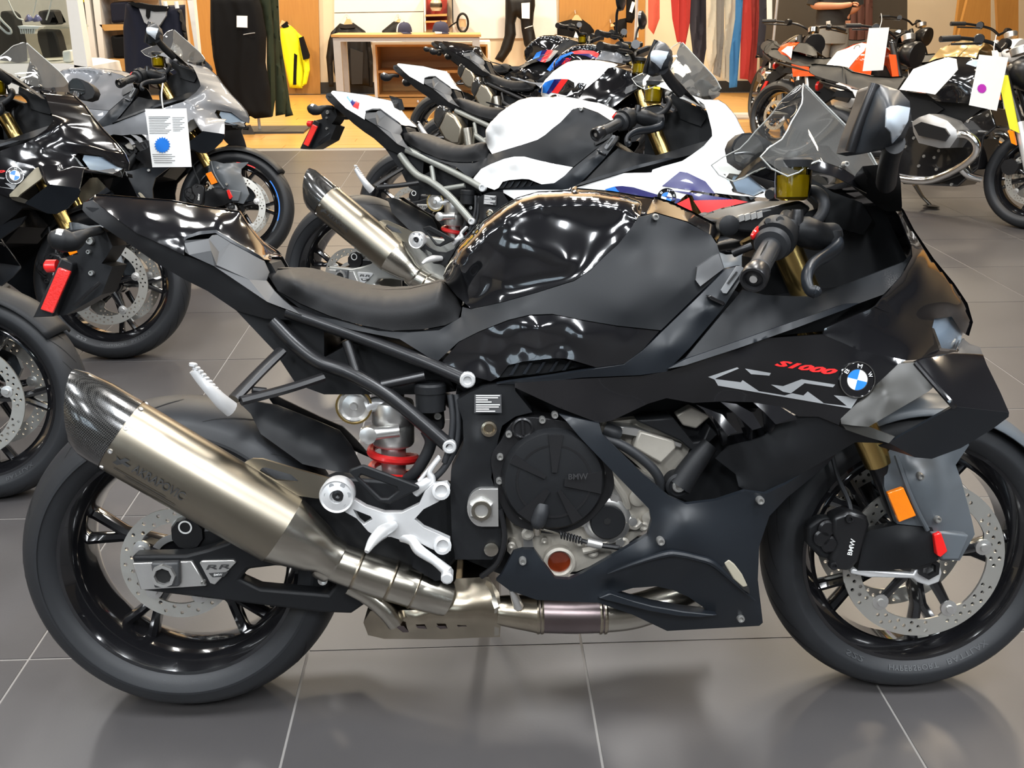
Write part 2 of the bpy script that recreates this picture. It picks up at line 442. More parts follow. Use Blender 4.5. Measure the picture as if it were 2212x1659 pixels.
for j in range(27):
    y0 = YW + .012 + j * .197; x = XL + random.uniform(-1.5, 0)
    if y0 > YB - .2: break
    while x < XR:
        ln = random.uniform(1.6, 2.4); a, b = max(XL, x), min(XR, x + ln)
        if b - a > .1 and b > -7 and a < 9: box('floor_board', boardm, (a + .002, y0, -.02), (b - .002, y0 + .193, random.uniform(-.0005, .0005)), wf)
        x += ln
struct(box('trim_1', mat('brass_edge_strip', (.45, .36, .2), .4, metal=.8), (XL, YW - .012, -.02), (XR, YW + .012, .002)))
struct(box('wall_back', cream, (XL, YB, 0), (XR, YB + .2, CEIL)))
struct(box('wall_left', cream, (XL - .2, YF, 0), (XL, YB, CEIL)))
struct(box('wall_right', mat('taupe_wall', (.16, .13, .09), .7), (XR, YF, 0), (XR + .2, YB, CEIL)))
struct(box('ceiling', ceilm, (XL, YF, CEIL), (XR, YB, CEIL + .2)))
struct(box('baseboard_back', black_base, (XL, YB - .03, 0), (XR, YB, .16)))
edges = [XL] + [e for wx, ww in WINS for e in (wx - ww / 2, wx + ww / 2)] + [XR]
wv = [boxgeo((XL, YF - .2, 0), (XR, YF, 1.8)), boxgeo((XL, YF - .2, 3.4), (XR, YF, CEIL))] + [boxgeo((edges[i], YF - .2, 1.8), (edges[i + 1], YF, 3.4)) for i in range(0, len(edges), 2)]
v, f = join_geo(wv); struct(from_faces('wall_front', v, f, mat('charcoal_wall', (.05, .048, .045), .7), None, 0))
for i, (wx, ww) in enumerate(WINS):
    a, b = wx - ww / 2, wx + ww / 2
    v, f = join_geo([boxgeo((a, YF - .15, 1.8), (a + .06, YF - .05, 3.4)), boxgeo((b - .06, YF - .15, 1.8), (b, YF - .05, 3.4)), boxgeo((a, YF - .15, 1.8), (b, YF - .05, 1.86)), boxgeo((a, YF - .15, 3.34), (b, YF - .05, 3.4)), boxgeo((wx - .03, YF - .14, 1.86), (wx + .03, YF - .06, 3.34))])
    o = struct(from_faces('window_%d' % (i + 1), v, f, gloveblk, None, 0))
    box('pane', paneg, (a + .06, YF - .11, 1.86), (b - .06, YF - .1, 3.34), o)
for i, (lx, ly, sx, sy, pw, c) in enumerate(LAMPS):
    colw = ('far left', 'inner left', 'inner right', 'far right')[sorted({q[0] for q in LAMPS if (q[2] < .4) == (sx < .4)}).index(lx)]
    roww = ('first', 'second', 'third', 'fourth')[sorted({q[1] for q in LAMPS if (q[2] < .4) == (sx < .4)}).index(ly)]
    t = empty('ceiling_lamp', ('long white unseen ceiling lamp above the tiles, %s row from the windows, %s' if sx < .4 else 'square warm ceiling lamp above the wooden floor, %s row, %s') % (roww, colw), 'lamp', 'ceiling lamps over the tiles' if sx < .4 else 'warm ceiling lamps over the wood', loc=(lx, ly, CEIL))
    v, f = join_geo([boxgeo((-sx / 2 - .03, -sy / 2 - .03, -.07), (-sx / 2, sy / 2 + .03, 0)), boxgeo((sx / 2, -sy / 2 - .03, -.07), (sx / 2 + .03, sy / 2 + .03, 0)), boxgeo((-sx / 2, -sy / 2 - .03, -.07), (sx / 2, -sy / 2, 0)), boxgeo((-sx / 2, sy / 2, -.07), (sx / 2, sy / 2 + .03, 0))])
    from_faces('lamp_housing', v, f, whitel, t, 0)
# ---------------------------------------------------------------- the sport motorcycle, traced from the nearest one
BIKE = empty('sport_motorcycle', 'gloss black sport motorcycle in the foreground with titanium silencer and clear windscreen', 'motorcycle', mw=frame_matrix(MAIN))
RR, FR, WBASE = .312, .298, 1.444
def wheel(name, cx, cz, r, hw, rimw, spoke_s, parent, discs, letters, ph):
    c = Vector((cx, 0, cz)); sh = r - (.055 if hw > .08 else .042)
    rim = lathe(name, rimm, c, SAX, [(.150, -rimw + .03), (.205, -rimw + .02), (.222, -rimw), (.229, -rimw), (.229, -rimw + .006), (.215, -rimw + .02), (.212, 0), (.215, rimw - .02), (.229, rimw - .006), (.229, rimw), (.222, rimw), (.207, rimw - .018), (.200, rimw - .03), (.196, .02), (.196, -.02), (.200, -rimw + .03)][1:], parent, 80, closed=True)
    prof = []
    for k in range(-14, 15):
        q = k / 14.; s = hw * q; prof.append((sh + (r - sh) * math.sqrt(max(0, 1 - q * q)), s))
    side = [(.262 if hw > .08 else .250, hw * .99), (.245, hw * .93), (.232, rimw + .004), (.222, rimw - .012)]
    prof = [(a, -b) for a, b in side[::-1]] + prof + side
    ty = lathe('tyre', rubber, c, SAX, prof, rim, 110, closed='open', smooth=60)
    sp = []
    for k in range(5):
        a = ph + 2 * math.pi * k / 5
        for d in (-.09, .09):
            p0 = c + Vector((math.cos(a) * .045, 0, math.sin(a) * .045)) - SAX * spoke_s * 0
            p1 = c + Vector((math.cos(a + d * .45) * .13, -spoke_s, math.sin(a + d * .45) * .13)); p2 = c + Vector((math.cos(a + d * 1.6) * .20, -spoke_s * .6, math.sin(a + d * 1.6) * .20))
            v, f = sweep([p0, p1, p2], [.017, .011, .012], 8, 1.5); sp.append((v, f))
        v, f = join_geo(sp); from_faces('spoke', v, f, rimm, rim, 40); sp = []
    lathe('hub', rimm, c, SAX, [(.02, -rimw * .8), (.045, -rimw * .75), (.05, -.02), (.05, .02), (.045, rimw * .75), (.02, rimw * .8)], rim, 32)
    for ds, ro, ri in discs:
        hs = []
        rows = ((ro - .010, 0), (ro - .019, .5), (ro - .027, 0.)) if ro > .13 else ((ro - .010, 0), (ro - .022, .5))
        nh = 30 if ro > .13 else 20
        for hr, o2 in rows:
            for k in range(nh):
                if (k + int(o2 * 2)) % (5 if ro > .13 else 9) == 4: continue
                a = 2 * math.pi * (k + o2) / nh; hx, hz = cx + hr * math.cos(a), cz + hr * math.sin(a)
                hs.append([(hx + .0039 * math.cos(q), hz + .0039 * math.sin(q)) for q in [2 * math.pi * i / 7 for i in range(7)]])
        outc = [(cx + ro * math.cos(q), cz + ro * math.sin(q)) for q in [2 * math.pi * i / 72 for i in range(72)]]
        inn = []
        for i in range(60):
            q = 2 * math.pi * i / 60; w2 = ri - .014 * max(0, math.cos(5 * q - 1)) ** 6
            inn.append((cx + w2 * math.cos(q), cz + w2 * math.sin(q)))
        d = plate('brake_disc', steel, outc, ds + .0025, ds - .0025, rim, holes=[inn] + hs, raw=True)
        for k in range(5):
            a = (2 * math.pi * k + 1) / 5; q = c + Vector((math.cos(a) * (ri - .008), -ds - .002, math.sin(a) * (ri - .008)))
            lathe('disc_carrier', alu, q, SAX, [(.016, -.004), (.016, .002), (.008, .003), (.007, .007), (0, .007)], rim, 16)
            q2 = c + Vector((math.cos(a) * .045, -ds + .006, math.sin(a) * .045)); v, f = sweep([q2, q + Vector((0, .004, 0))], [.012, .009], 8, .5)
            from_faces('disc_arm', v, f, rimm, rim, 40)
    gv = []
    for k in range(26):                             # curved rain grooves cut across the tread
        a = 2 * math.pi * k / 26
        for sg in (-1, 1):
            pts = []
            for u in range(7):
                q = .22 + .62 * u / 6; ang = a + sg * .07 + .30 * (u / 6) ** 1.3; rr = sh + (r - sh) * math.sqrt(1 - q * q) + .0006
                pts.append((c + Vector((math.cos(ang) * rr, -sg * hw * q, math.sin(ang) * rr)), ang))
            vs = []; fs = []
            for u, (p, ang) in enumerate(pts):
                wd = .0028 * math.sin(math.pi * (u + .4) / 6.8) + .0004; tn = Vector((-math.sin(ang), 0, math.cos(ang)))
                vs += [p + tn * wd, p - tn * wd]
                if u: fs.append([2 * u - 2, 2 * u - 1, 2 * u + 1, 2 * u])
            if k % 2 == 0 or hw < .08: gv.append((vs, fs))
    v, f = join_geo(gv); o = from_faces('tread_groove', v, f, groovem, rim, 0); o['kind'] = 'stuff'
    for txt, a0, a1, r0, r1, sc in letters:
        uv, fs = text_geo(txt, 1.05); vs = []
        for u, vv in uv:
            ang = a0 + (a1 - a0) * u; rr = r0 + (r1 - r0) * vv
            t2 = (rr - .232) / ((.262 if hw > .08 else .250) - .232); s = (rimw + .004) + (hw * .985 - rimw - .004) * min(1, max(0, t2)) + .0012
            vs.append(c + Vector((math.cos(ang) * rr, -s, math.sin(ang) * rr)))
        from_faces('tyre_lettering', vs, fs, mat('raised_tyre_print', (.045, .047, .05), .35), rim, 0, fix=False)
    return rim
rw = wheel('rear_wheel', 0, RR, RR, .097, .078, .0, BIKE, [(.072, .110, .082)], [('BATTLAX HYPERSPORT', -1.75, -.75, .238, .252, 0)], .35)
lathe('sensor_ring', alu, Vector((0, -.066, RR)), SAX, [(.045, 0), (.058, 0), (.058, .003), (.045, .003)], rw, 40, closed=True)
fw = wheel('front_wheel', WBASE, FR, FR, .060, .046, .0, BIKE, [(.074, .160, .126), (-.074, .160, .126)], [('BATTLAX', -1.25, -.88, .236, .246, 0), ('HYPERSPORT', -1.75, -1.33, .236, .246, 0), ('S22', -2.15, -1.98, .236, .246, 0)], 1.2)

# ---- swingarm, exhaust
sw = E_('635,855,.14 900,850,.14 1000,825,.14 1100,790,.14') + X('640,1060,.14 720,1030,.14 980,1050,.14 1060,1080,.14 1060,1130,.14 960,1240,.14 800,1290,.14') + E_('1780,1080,.14 1700,1135,.14 1550,1130,.14 1300,1100,.14 700,1025,.14 680,1015,.14')
for sg in (1, -1):
    plate('swingarm', matte, sw, .135 * sg if sg > 0 else -.098, .098 * sg if sg > 0 else -.135, BIKE, holes=[E_('1160,970 1200,920 1330,905 1600,915 1630,990 1590,1040 1250,1010')], bev=.006)
SWG = [o for o in BIKE.children if o.name.startswith('swingarm')][0]
p0 = P(860, 1110, 0); box('swingarm_bridge', matte, p0 - Vector((.07, .11, .05)), p0 + Vector((.07, .11, .05)), BIKE, .01)
plate('adjuster_plate', alu, E_('640,890 930,880 1000,1000 680,1020'), .141, .130, SWG, bev=.002)
plate('axle_block', greyp, E_('728,890 865,885 868,1005 745,1012'), .152, .135, SWG, bev=.004)
lathe('axle_nut', alu, P(354, 1243, .152), SAX, [(.023, 0), (.022, .007), (.016, .007), (.0145, .001)], SWG, 8, smooth=20)
lathe('axle_shade_disc', groovem, P(354, 1243, .1535), SAX, [(.0147, 0), (.0147, .0006), (0, .0006)], SWG, 20)  # black disc paints the shade inside the hollow axle
bd = plate('badge', alu, E_('965,885 980,878 1130,873 1145,885 1040,995 1020,990'), .140, .130, SWG, bev=.002)
lettering('badge_lettering', darkprint, 'RR', [(445, 1231, .14), (497, 1229, .14), (503, 1219, .14), (450, 1221, .14)], SWG)
plate('badge_bar', darkprint, E_('1010,938 1105,932 1085,955 1030,958'), .1408, .135, SWG)
lettering('badge_lettering', lettw, 'BMW', [(462, 1244.5, .141), (480, 1243.5, .141), (480, 1238.5, .141), (462, 1239.5, .141)], SWG)
bolt(439, 1258, .141, .005, parent=SWG)
# silencer body: centre line from the tail end to the collar
e0, e1, e2, e3 = P(258, 936, .205), P(610, 1142, .18), P(705, 1205, .16), P(735, 1222, .155)
ax = (e1 - e0).normalized(); upv = Vector((0, 0, 1)); L1 = (e1 - e0).length; L2 = (e2 - e0).length; L3 = (e3 - e0).length
sil = lathe('silencer', titan, e0, ax, [(.062, 0), (.066, .004), (.067, .02), (.066, L1)], BIKE, 48, up=upv, sq=.95)
lathe('silencer_cone', steelp, e0, ax, [(.0655, L1 - .002), (.060, L1 + .02), (.046, L1 + .07), (.0375, L2 - .01), (.0365, L2 + .015)], sil, 48, up=upv, sq=.95)
lathe('collar', steelp, e2 - ax * .008, ax, [(.038, 0), (.0405, .004), (.0405, .024), (.038, .028)], sil, 40)
lathe('collar_bolt', alu, P(698, 1252, .155), SAX, [(.009, -.02), (.009, .006), (.005, .006), (0, .003)], sil, 12)
# carbon end cap with slanted mouth
vs = []; fs = []; seg = 40; a_ = (upv - ax * upv.dot(ax)).normalized(); b_ = ax.cross(a_)
for j, (rr, h0, sl, dr) in enumerate([(.0675, .004, 0, 0), (.0675, -.012, .0, 0), (.066, -.045, .010, .001), (.060, -.075, .022, .003), (.052, -.088, .030, .004), (.046, -.085, .030, .004), (.042, -.06, .02, .0)]):
    for k in range(seg):
        t = 2 * math.pi * k / seg; vs.append(e0 + ax * (h0 + sl * -math.cos(t) * 1.0) + a_ * (math.cos(t) * rr + dr) + b_ * (math.sin(t) * rr * .95))
for j in range(6):
    for k in range(seg): fs.append([j * seg + k, j * seg + (k + 1) % seg, (j + 1) * seg + (k + 1) % seg, (j + 1) * seg + k])
fs.append([6 * seg + k for k in range(seg)]); from_faces('end_cap', vs, fs, carb, sil, 40)
for t in (20, 60, 100, 140, 180, 220, 260, 300, 340):
    t = R(t); q = e0 + ax * .010 + a_ * (math.cos(t) * .067) + b_ * (math.sin(t) * .064); nrm = (a_ * math.cos(t) + b_ * math.sin(t))
    lathe('rivet', alu, q, nrm, [(.0045, -.001), (.004, .0015), (.0015, .0015), (0, .0005)], sil, 10)
def on_sil(h, t, l=.0012):
    return e0 + ax * h + a_ * (math.cos(t) * (.067 + l)) + b_ * (math.sin(t) * (.067 * .95 + l))
TB = math.atan2((SAX * .9 - Vector((0, 0, .35))).dot(b_), (SAX * .9 - Vector((0, 0, .35))).dot(a_))
def siltext(txt, h0, h1, t0, t1, m=darkprint):
    uv, fs = text_geo(txt); from_faces('silencer_lettering', [on_sil(h0 + (h1 - h0) * u, t0 + (t1 - t0) * v) for u, v in uv], fs, m, sil, 0, fix=False)
sgn = 1 if b_.dot(SAX) > 0 else -1
siltext('AKRAPOVIC', .055, .150, TB + .02 * sgn, TB - .24 * sgn)
for k_, (h0_, h1_) in enumerate(((.028, .125), (.050, .145))):
    from_faces('silencer_print', [on_sil(h, TB + (.20 + .10 * k_ + w_) * sgn) for w_ in (0, .025) for h in np.linspace(h0_, h1_, 8)], [[i, i + 1, 9 + i, 8 + i] for i in range(7)], darkprint, sil, 0, fix=False)
lg = []
for q in ([(0, 0), (.3, 0), (.55, .4), (.9, .35), (1, .6), (.6, .65), (.8, 1), (.5, 1), (.3, .6), (0, .75), (.15, .45)],):
    from_faces('silencer_emblem', [on_sil(.022 + .028 * u, TB + (.06 - .3 * v) * sgn) for u, v in q], [list(range(len(q)))], darkprint, sil, 0, fix=False)
link = tube('link_pipe', steelp, [P(708, 1207, .16), P(760, 1226, .155), P(810, 1243, .15), P(870, 1262, .145), P(915, 1277, .14), P(965, 1293, .13)], [.036, .037, .038, .0385, .037, .034], BIKE, 24)
for q, rr in (((845, 1254, .147), .0390), ((897, 1271, .141), .0385), ((772, 1230, .154), .0375)):
    q0 = P(*q); d = (P(q[0] + 20, q[1] + 8, q[2]) - q0).normalized(); lathe('weld_ring', bronze, q0, d, [(rr, -.003), (rr + .0015, 0), (rr, .003)], link, 32)
tube('branch_pipe', steelp, [P(755, 1265, .15), P(800, 1290, .15), P(835, 1320, .15), P(855, 1345, .145)], .017, BIKE, 16)
cb = skin('collector_box', bronze, X('785,1345,.10 800,1320,.115 870,1318,.14 940,1318,.15 965,1290,.14 985,1250,.12 1055,1246,.12 1078,1280,.14 1084,1320,.15 1082,1345,.15 1080,1376,.13 1020,1378,.125 960,1381,.12 830,1380,.11 795,1372,.10'), X('900,1340,.155 1000,1325,.155 1040,1280,.14 1000,1355,.145 870,1350,.14'), BIKE, 12, t=.2, sym=False, close=True)
decal('box_seam', steelp, X('1050,1252,.125 1060,1258,.13 1078,1310,.15 1078,1372,.135 1068,1374,.135 1068,1315,.15 1048,1262,.125'), cb, lift=.004)
for k in range(4):
    decal('box_rib', purple, [(870 + 45 * k, 1366, .125), (884 + 45 * k, 1366, .125), (872 + 45 * k, 1352, .143), (852 + 45 * k, 1352, .143)], cb, lift=.003)
hp = tube('header_pipe', purple, [P(1160, 1325, .13), P(1240, 1327, .13), P(1310, 1325, .13)], .036, BIKE, 24)
tube('pipe_joint', bronze, [P(1075, 1318, .13), P(1100, 1320, .13), P(1162, 1325, .13)], [.026, .030, .037], hp, 24)
tube('pipe_end', steelp, [P(1305, 1325, .13), P(1360, 1322, .13), P(1420, 1305, .125), P(1500, 1275, .11), P(1580, 1200, .07)], [.036, .033, .032, .032, .030], hp, 24)
for q in (1162, 1170, 1296, 1306):
    lathe('weld_ring', bronze, P(q, 1326, .13), (1, 0, 0), [(.037, -.003), (.0385, 0), (.037, .003)], hp, 32)
tube('lambda_sensor', alu, [P(1120, 1310, .16), P(1112, 1290, .172), P(1104, 1275, .18)], [.010, .008, .004], hp, 10)
hg = plate('silencer_bracket', titan, C_('110,572 140,545 180,528 240,530 440,590 690,660 690,770 560,765 380,738'), .175, .168, BIKE, holes=[C_('222,600 240,582 262,580 410,622 455,660 440,668 320,655')])

# ---- rear end: tail unit, seat, plate holder, subframe, shock
skin('tail_side', matte, T_('112,255,.05 120,190,.045 200,170,.04 370,300,.06 430,345,.07 580,455,.085 980,640,.105 1010,655,.105 1260,740,.115 1720,1060,.13 2015,1185,.135 2000,1215,.13 1700,1200,.12 1450,1130,.11 1200,960,.10 1000,860,.095 760,720,.085 560,580,.075 420,490,.065 290,400,.06 170,320,.05'), T_('1100,780,.108 1500,1000,.124 700,600,.094'), BIKE, 8, t=.01, off=-.004)
tt = skin('tail_cowl', gloss, T_('205,175,.035 210,135,.01 235,118,0 400,128,0 650,150,0 900,170,0 1110,212,0 1300,240,0 1480,265,0 1565,400,0 1650,515,0 1755,660,0 1745,690,.05 1690,685,.07 1650,655,.075 1450,540,.082 1270,430,.085 1000,490,.098 995,645,.106 980,640,.106 780,545,.097 590,460,.086 430,345,.07 330,265,.055'), T_('450,230,.042 590,350,.072 950,470,.098 690,240,.045 640,265,.058 870,330,.066 1240,395,.078 1000,300,.055 1290,300,.045 1300,340,.066 1480,480,.06 1600,560,.05 250,150,.025 600,190,.03 900,215,.03 1200,260,.03 1420,330,.03 1560,450,.03 590,400,.083 780,500,.096'), BIKE, 7)[0]
bl = T_('690,218,0')[0]
skin('seat_side_pad', greyp, T_('1000,545,.10 1005,520,.10 1210,505,.096 1240,475,.09 1285,470,.088 1400,540,.085 1690,700,.075 1735,800,.08 1710,870,.09 1780,960,.10 1860,1040,.12 2010,1165,.135 1720,1055,.13 1260,745,.115 1040,645,.11 1005,620,.105'), T_('1230,610,.112 1300,620,.098 1280,735,.118 1560,860,.116'), BIKE, 8, off=.005, lin=True, smooth=18)
skin('cowl_edge', satin, T_('995,490,.099 1130,440,.094 1270,430,.087 1400,505,.085 1650,650,.078 1690,685,.074 1640,668,.078 1400,535,.088 1270,455,.090 1130,470,.097 1030,500,.10 1000,520,.10'), (), BIKE, 8, off=.003)
plate('tail_core', matte, T_('140,230 500,260 1000,420 1300,460 1750,720 2000,1150 1700,1180 1450,1110 1000,830 500,520'), .045, -.045, BIKE)
plate('inner_fender', matte, T_('1440,1120 1700,1195 2000,1210 2212,1300 2212,1540') + X('760,740 960,800 985,845 930,852 700,852 640,830 600,770') + T_('1780,1480 1600,1290'), .10, -.10, BIKE)
ss_ = A_('85,605 130,588 200,588 330,618 480,665 640,706 800,722 960,716 1080,688 1150,670 1185,690')
skin('seat', seatm, A_('58,640,.06 85,605,.03 130,588,0 200,588,0 330,618,0 480,665,0 640,706,0 800,722,0 960,716,0 1080,688,0 1150,670,0 1185,690,.03 1270,790,.075 1292,850,.09 1275,915,.11 1190,955,.125 1050,982,.135 850,990,.142 650,955,.142 450,895,.136 260,815,.125 120,735,.10'), inset(run(ss_[2:-1]), 3, .042) + inset(run(ss_[2:-1]), 9, .072) + inset(run(ss_[3:-2], 2), 22, .102) + A_('900,880,.138 400,790,.127 650,860,.136'), BIKE, 7, t=.02, lam=.02)
skin('seat_base', matte, A_('110,730,.09 260,820,.12 450,900,.133 650,960,.138 850,995,.14 1050,988,.133 1200,960,.122 1285,905,.105 1290,930,.105 1200,985,.12 1050,1010,.13 850,1020,.138 650,985,.136 450,925,.13 250,840,.118'), (), BIKE, 9)
# licence plate holder, indicators
ph_ = plate('plate_holder', matte, Q_('400,350 640,330 680,360 720,450 680,520 650,560 720,580 650,760 420,890 210,905 300,800 380,530 500,500 480,450'), .035, -.035, BIKE)
plate('plate_carrier', matte, Q_('385,525 465,560 460,610 345,900 210,905 230,860'), .055, .03, BIKE, bev=.003)
plate('rear_reflector', redrefl, Q_('372,585 452,612 335,882 257,855'), .062, .055, BIKE, bev=.002)
tube('plate_brace', gloveblk, [P(*q) for q in Q_('640,680,.045 560,750,.05 480,830,.045')], .003, BIKE, 6)
for sg in (1, -1):
    q = [P(*p) for p in Q_('318,1420,.13 345,1440,.13 410,1440,.125 470,1450,.12 520,1430,.10 600,1400,.05')]
    q = [P(*p) for p in X('106,512,.13 118,515,.13 138,520,.125 160,520,.118 185,505,.10 215,498,.04')]
    q = [Vector((v.x, v.y * sg, v.z)) for v in q]
    ind = tube('rear_indicator', matte, q, [.006, .017, .0205, .017, .008, .008], BIKE, 18)
    lathe('indicator_lens', mat('clear_indicator', (.45, .44, .42), .15, coat=1.), q[0] + Vector((.004, 0, 0)), (q[0] - q[2]), [(.0185, -.018), (.0178, -.008), (.010, .002), (0, .004)], ind, 18)
for x, y, r in ((195, 520, .009), (192, 544, .005), (198, 590, .006), (153, 570, .007)): bolt(x, y, .037, r, parent=ph_)
lathe('plate_lamp', redp, P(112, 575, .045), (-1, 0, 0), [(.012, -.01), (.012, .008), (.008, .012), (0, .012)], ph_, 14)
# subframe and pillion pegs
for sg in (1, -1):
    def mp(txt, c=X): return [Vector((v.x, v.y * sg, v.z)) for v in (P(*p) for p in c(txt))]
    sfm = tube('subframe_tube', gloveblk, mp('620,672,.12 760,722,.13 900,775,.145 1000,818,.16'), .0125, BIKE, 12)
    tube('subframe_tube', gloveblk, mp('590,694,.115 640,745,.125 690,782,.135 760,808,.145 850,862,.155 968,962,.17'), .0135, BIKE, 12)
    tube('frame_strut', gloveblk, mp('749,738,.13 770,805,.145'), .009, BIKE, 10)
    tube('frame_strut', gloveblk, mp('825,832,.15 918,812,.15'), .009, BIKE, 10)
    pb = tube('peg_bracket', gloveblk, mp('608,758,.135 560,805,.18 505,862,.23'), .0085, BIKE, 8, flat=1.4)
    tube('peg_arm', gloveblk, mp('697,815,.15 620,840,.19 520,866,.235'), .0085, pb, 8, flat=1.3)
    tube('peg_strut', gloveblk, mp('545,842,.20 575,845,.19'), .006, pb, 8)
    pg = tube('pillion_peg', aluw, mp('500,884,.245 478,866,.26 455,842,.27 435,820,.275 418,799,.28'), [.014, .013, .0105, .0095, .008], BIKE, 12, flat=.7)
    for k in range(9):
        u = k / 8; q = mp('%f,%f,%f' % (470 - 52 * u, 855 - 58 * u, .262 + .018 * u))[0]
        lathe('peg_ridge', aluw, q + Vector((0, 0, .007)), (.2, 0, 1), [(.007, -.002), (.007, .002), (.005, .003)], pg, 6)
bolt(1010, 821, .175, .017, aluw, BIKE); bolt(971, 965, .18, .015, aluw, BIKE)
# shock absorber
sh0, sh1 = P(848, 838, .06), P(852, 1090, .05)
shk = lathe('shock_absorber', alu, sh0, (sh1 - sh0), [(.022, 0), (.022, .02), (.038, .025), (.040, .03), (.040, .065), (.038, .068), (.040, .072), (.040, .105), (.037, .11), (.024, .112), (.022, .26), (0, .26)], BIKE, 32)
d = (sh1 - sh0).normalized(); pts = []
for k in range(100):
    t = k / 99; a = t * 2 * math.pi * 3.4 + 2.2; pts.append(sh0 + d * (.116 + .12 * t) + Vector((math.cos(a) * .043, math.sin(a) * .043, 0)))
v, f = sweep(pts, .008, 8); from_faces('shock_spring', v, f, redpaint, shk, 40)
kn = lathe('adjuster_knob', alu, P(765, 877, .085), SAX, [(.031, -.012), (.031, .004), (.027, .006), (.022, .001), (.008, .004), (.006, .010), (0, .010)], BIKE, 36)
lathe('knob_ring', gold, P(765, 877, .085), SAX, [(.0305, -.004), (.034, -.004), (.034, .005), (.0305, .005)], kn, 36, closed=True)
tube('shock_hose', aluw, [P(790, 880, .08), P(815, 872, .075), P(835, 880, .07)], .014, shk, 10)
tube('shock_clamp', alu, [P(785, 940, .095), P(820, 935, .1), P(862, 930, .095)], [.016, .012, .012], shk, 12)
lathe('clamp_bolt', alu, P(795, 941, .11), SAX, [(.016, -.02), (.016, .002), (.010, .004), (0, .004)], shk, 16)
skin('hugger', matte, C_('110,200,.06 200,185,.05 330,210,.03 560,300,.02 700,360,.02 770,450,.03 830,570,.05 840,640,.07 700,610,.085 480,560,.09 230,380,.085 170,260,.075'), C_('450,380,.07 600,460,.075 350,330,.07'), BIKE, 8)
# rear caliper
lathe('rear_caliper', gloveblk, P(408, 1150, .085), SAX, [(.032, -.03), (.034, 0), (.030, .012), (0, .012)], BIKE, 10, smooth=20)
lathe('caliper_emblem', lettw, P(400, 1139, .098), SAX, [(.010, 0), (.013, 0), (.013, .001), (.010, .001)], BIKE, 24, closed=True)
box('caliper_body', gloveblk, P(455, 1165, .09) - Vector((.05, .0, .022)), P(455, 1165, .09) + Vector((.05, .05, .022)), BIKE, .006)
# ---- tank, side panels
sil_ = K_('65,690 60,640 90,555 150,450 300,290 450,180 560,115 700,75 900,65 1100,68 1300,100 1420,140')
skin('tank', gloss, K_('245,875,.11 150,790,.085 65,690,.05 55,650,.02 90,555,0 150,450,0 300,290,0 450,180,0 560,115,0 700,75,0 900,65,0 1100,68,0 1300,100,0 1420,140,.02 1400,245,.14 1330,330,.15 1250,430,.155 1160,510,.16 1060,610,.165 950,680,.165 700,760,.155 450,830,.14'),
     inset(run(sil_[2:], 5), 3, .06) + inset(run(sil_[2:], 5), 8, .09) + inset(run(sil_[2:], 3), 18, .115) + inset(run(sil_[3:-1], 2), 40, .135) + K_('700,480,.156 480,640,.136 300,620,.116 900,560,.163 600,400,.150'), BIKE, 5, t=.01, lam=.02)
ct = skin('tank_cover', gloss, K_('948,75,.045 965,50,0 1200,70,0 1400,105,0 1500,118,0 1440,228,.10 1400,240,.105 1380,235,.105 1060,160,.085 1000,125,.07'), K_('1080,90,.05 1250,130,.06 1400,150,.055'), BIKE, 6, t=.012, off=.004)[0]
bolt(*K_('1080,118')[0], .066, .006, parent=ct)
for sg in (1, -1):
    q = [P(*p) for p in K_('955,58,.02 950,80,.052 1000,125,.078 1060,162,.094 1200,200,.104 1400,242,.116 1440,235,.115')]
    tube('cover_edge', gloss, [Vector((v.x, v.y * sg, v.z)) for v in q], .0055, ct, 8, n=3)
skin('airbox_cover', gloss, K_('1440,232,.11 1500,110,0 1600,140,0 1750,210,0 1900,290,0 1945,350,.02 1930,430,.11 1895,380,.125 1720,278,.135 1500,215,.125'), K_('1650,210,.07 1800,280,.075'), BIKE, 6, t=.012, off=.002)
knee = skin('knee_panel', matte2, K_('1390,250,.146 1440,240,.14 1500,222,.136 1720,285,.145 1885,375,.135 1925,440,.145 1975,605,.165 1800,770,.19 1540,1022,.207 1240,990,.20 1000,950,.19 800,910,.18 650,915,.175 500,950,.17 300,1030,.162 160,1100,.158 10,1240,.152') + A_('900,1045,.15 600,985,.14 280,900,.13 280,880,.13 500,922,.135 760,992,.14 950,1002,.14 1150,988,.135 1290,905,.115 1300,840,.10') + K_('245,880,.115 450,835,.145 700,765,.16 950,687,.17 1060,616,.17 1160,516,.165 1250,436,.16 1330,336,.155'),
     K_('1500,640,.190 1100,800,.187 1380,470,.158 1700,420,.150 1700,720,.193 600,860,.168 1300,900,.203'), BIKE, 7, t=.008, lam=.03)[0]
bolt(*K_('1505,250')[0], .146, .007, parent=knee)
skin('knee_insert', greyp, K_('1790,590,.178 1900,515,.164 1935,500,.16 1970,600,.17 1810,722,.192 1778,680,.186'), (), BIKE, 10, t=.01, off=.004)
skin('duct_cover', gloss, K_('50,1235,.152 160,1105,.158 300,1035,.162 500,955,.168 650,920,.173 800,915,.178 1000,955,.188 1240,995,.198 1530,1027,.205 1420,1150,.207 1290,1250,.207 1100,1275,.2 900,1215,.19 800,1213,.185 600,1235,.175 500,1260,.17 440,1340,.165 380,1370,.165 200,1320,.16'), K_('700,1000,.192 450,1060,.172 1000,1060,.197 1150,1120,.2 600,1120,.168 300,1180,.15 850,1130,.18 1300,1130,.207'), BIKE, 7)
gr = plate('duct_grille', matte, K_('440,1345 510,1255 640,1232 830,1215 1040,1262 780,1312'), .160, .14, BIKE)
for k in range(5):
    x = 505 + 90 * k; plate('grille_slat', satin, K_('%d,%d %d,%d %d,%d %d,%d' % (x, 1330 - k * 8, x + 50, 1250 - k * 5, x + 70, 1248 - k * 5, x + 24, 1327 - k * 8)), .170, .155, gr)
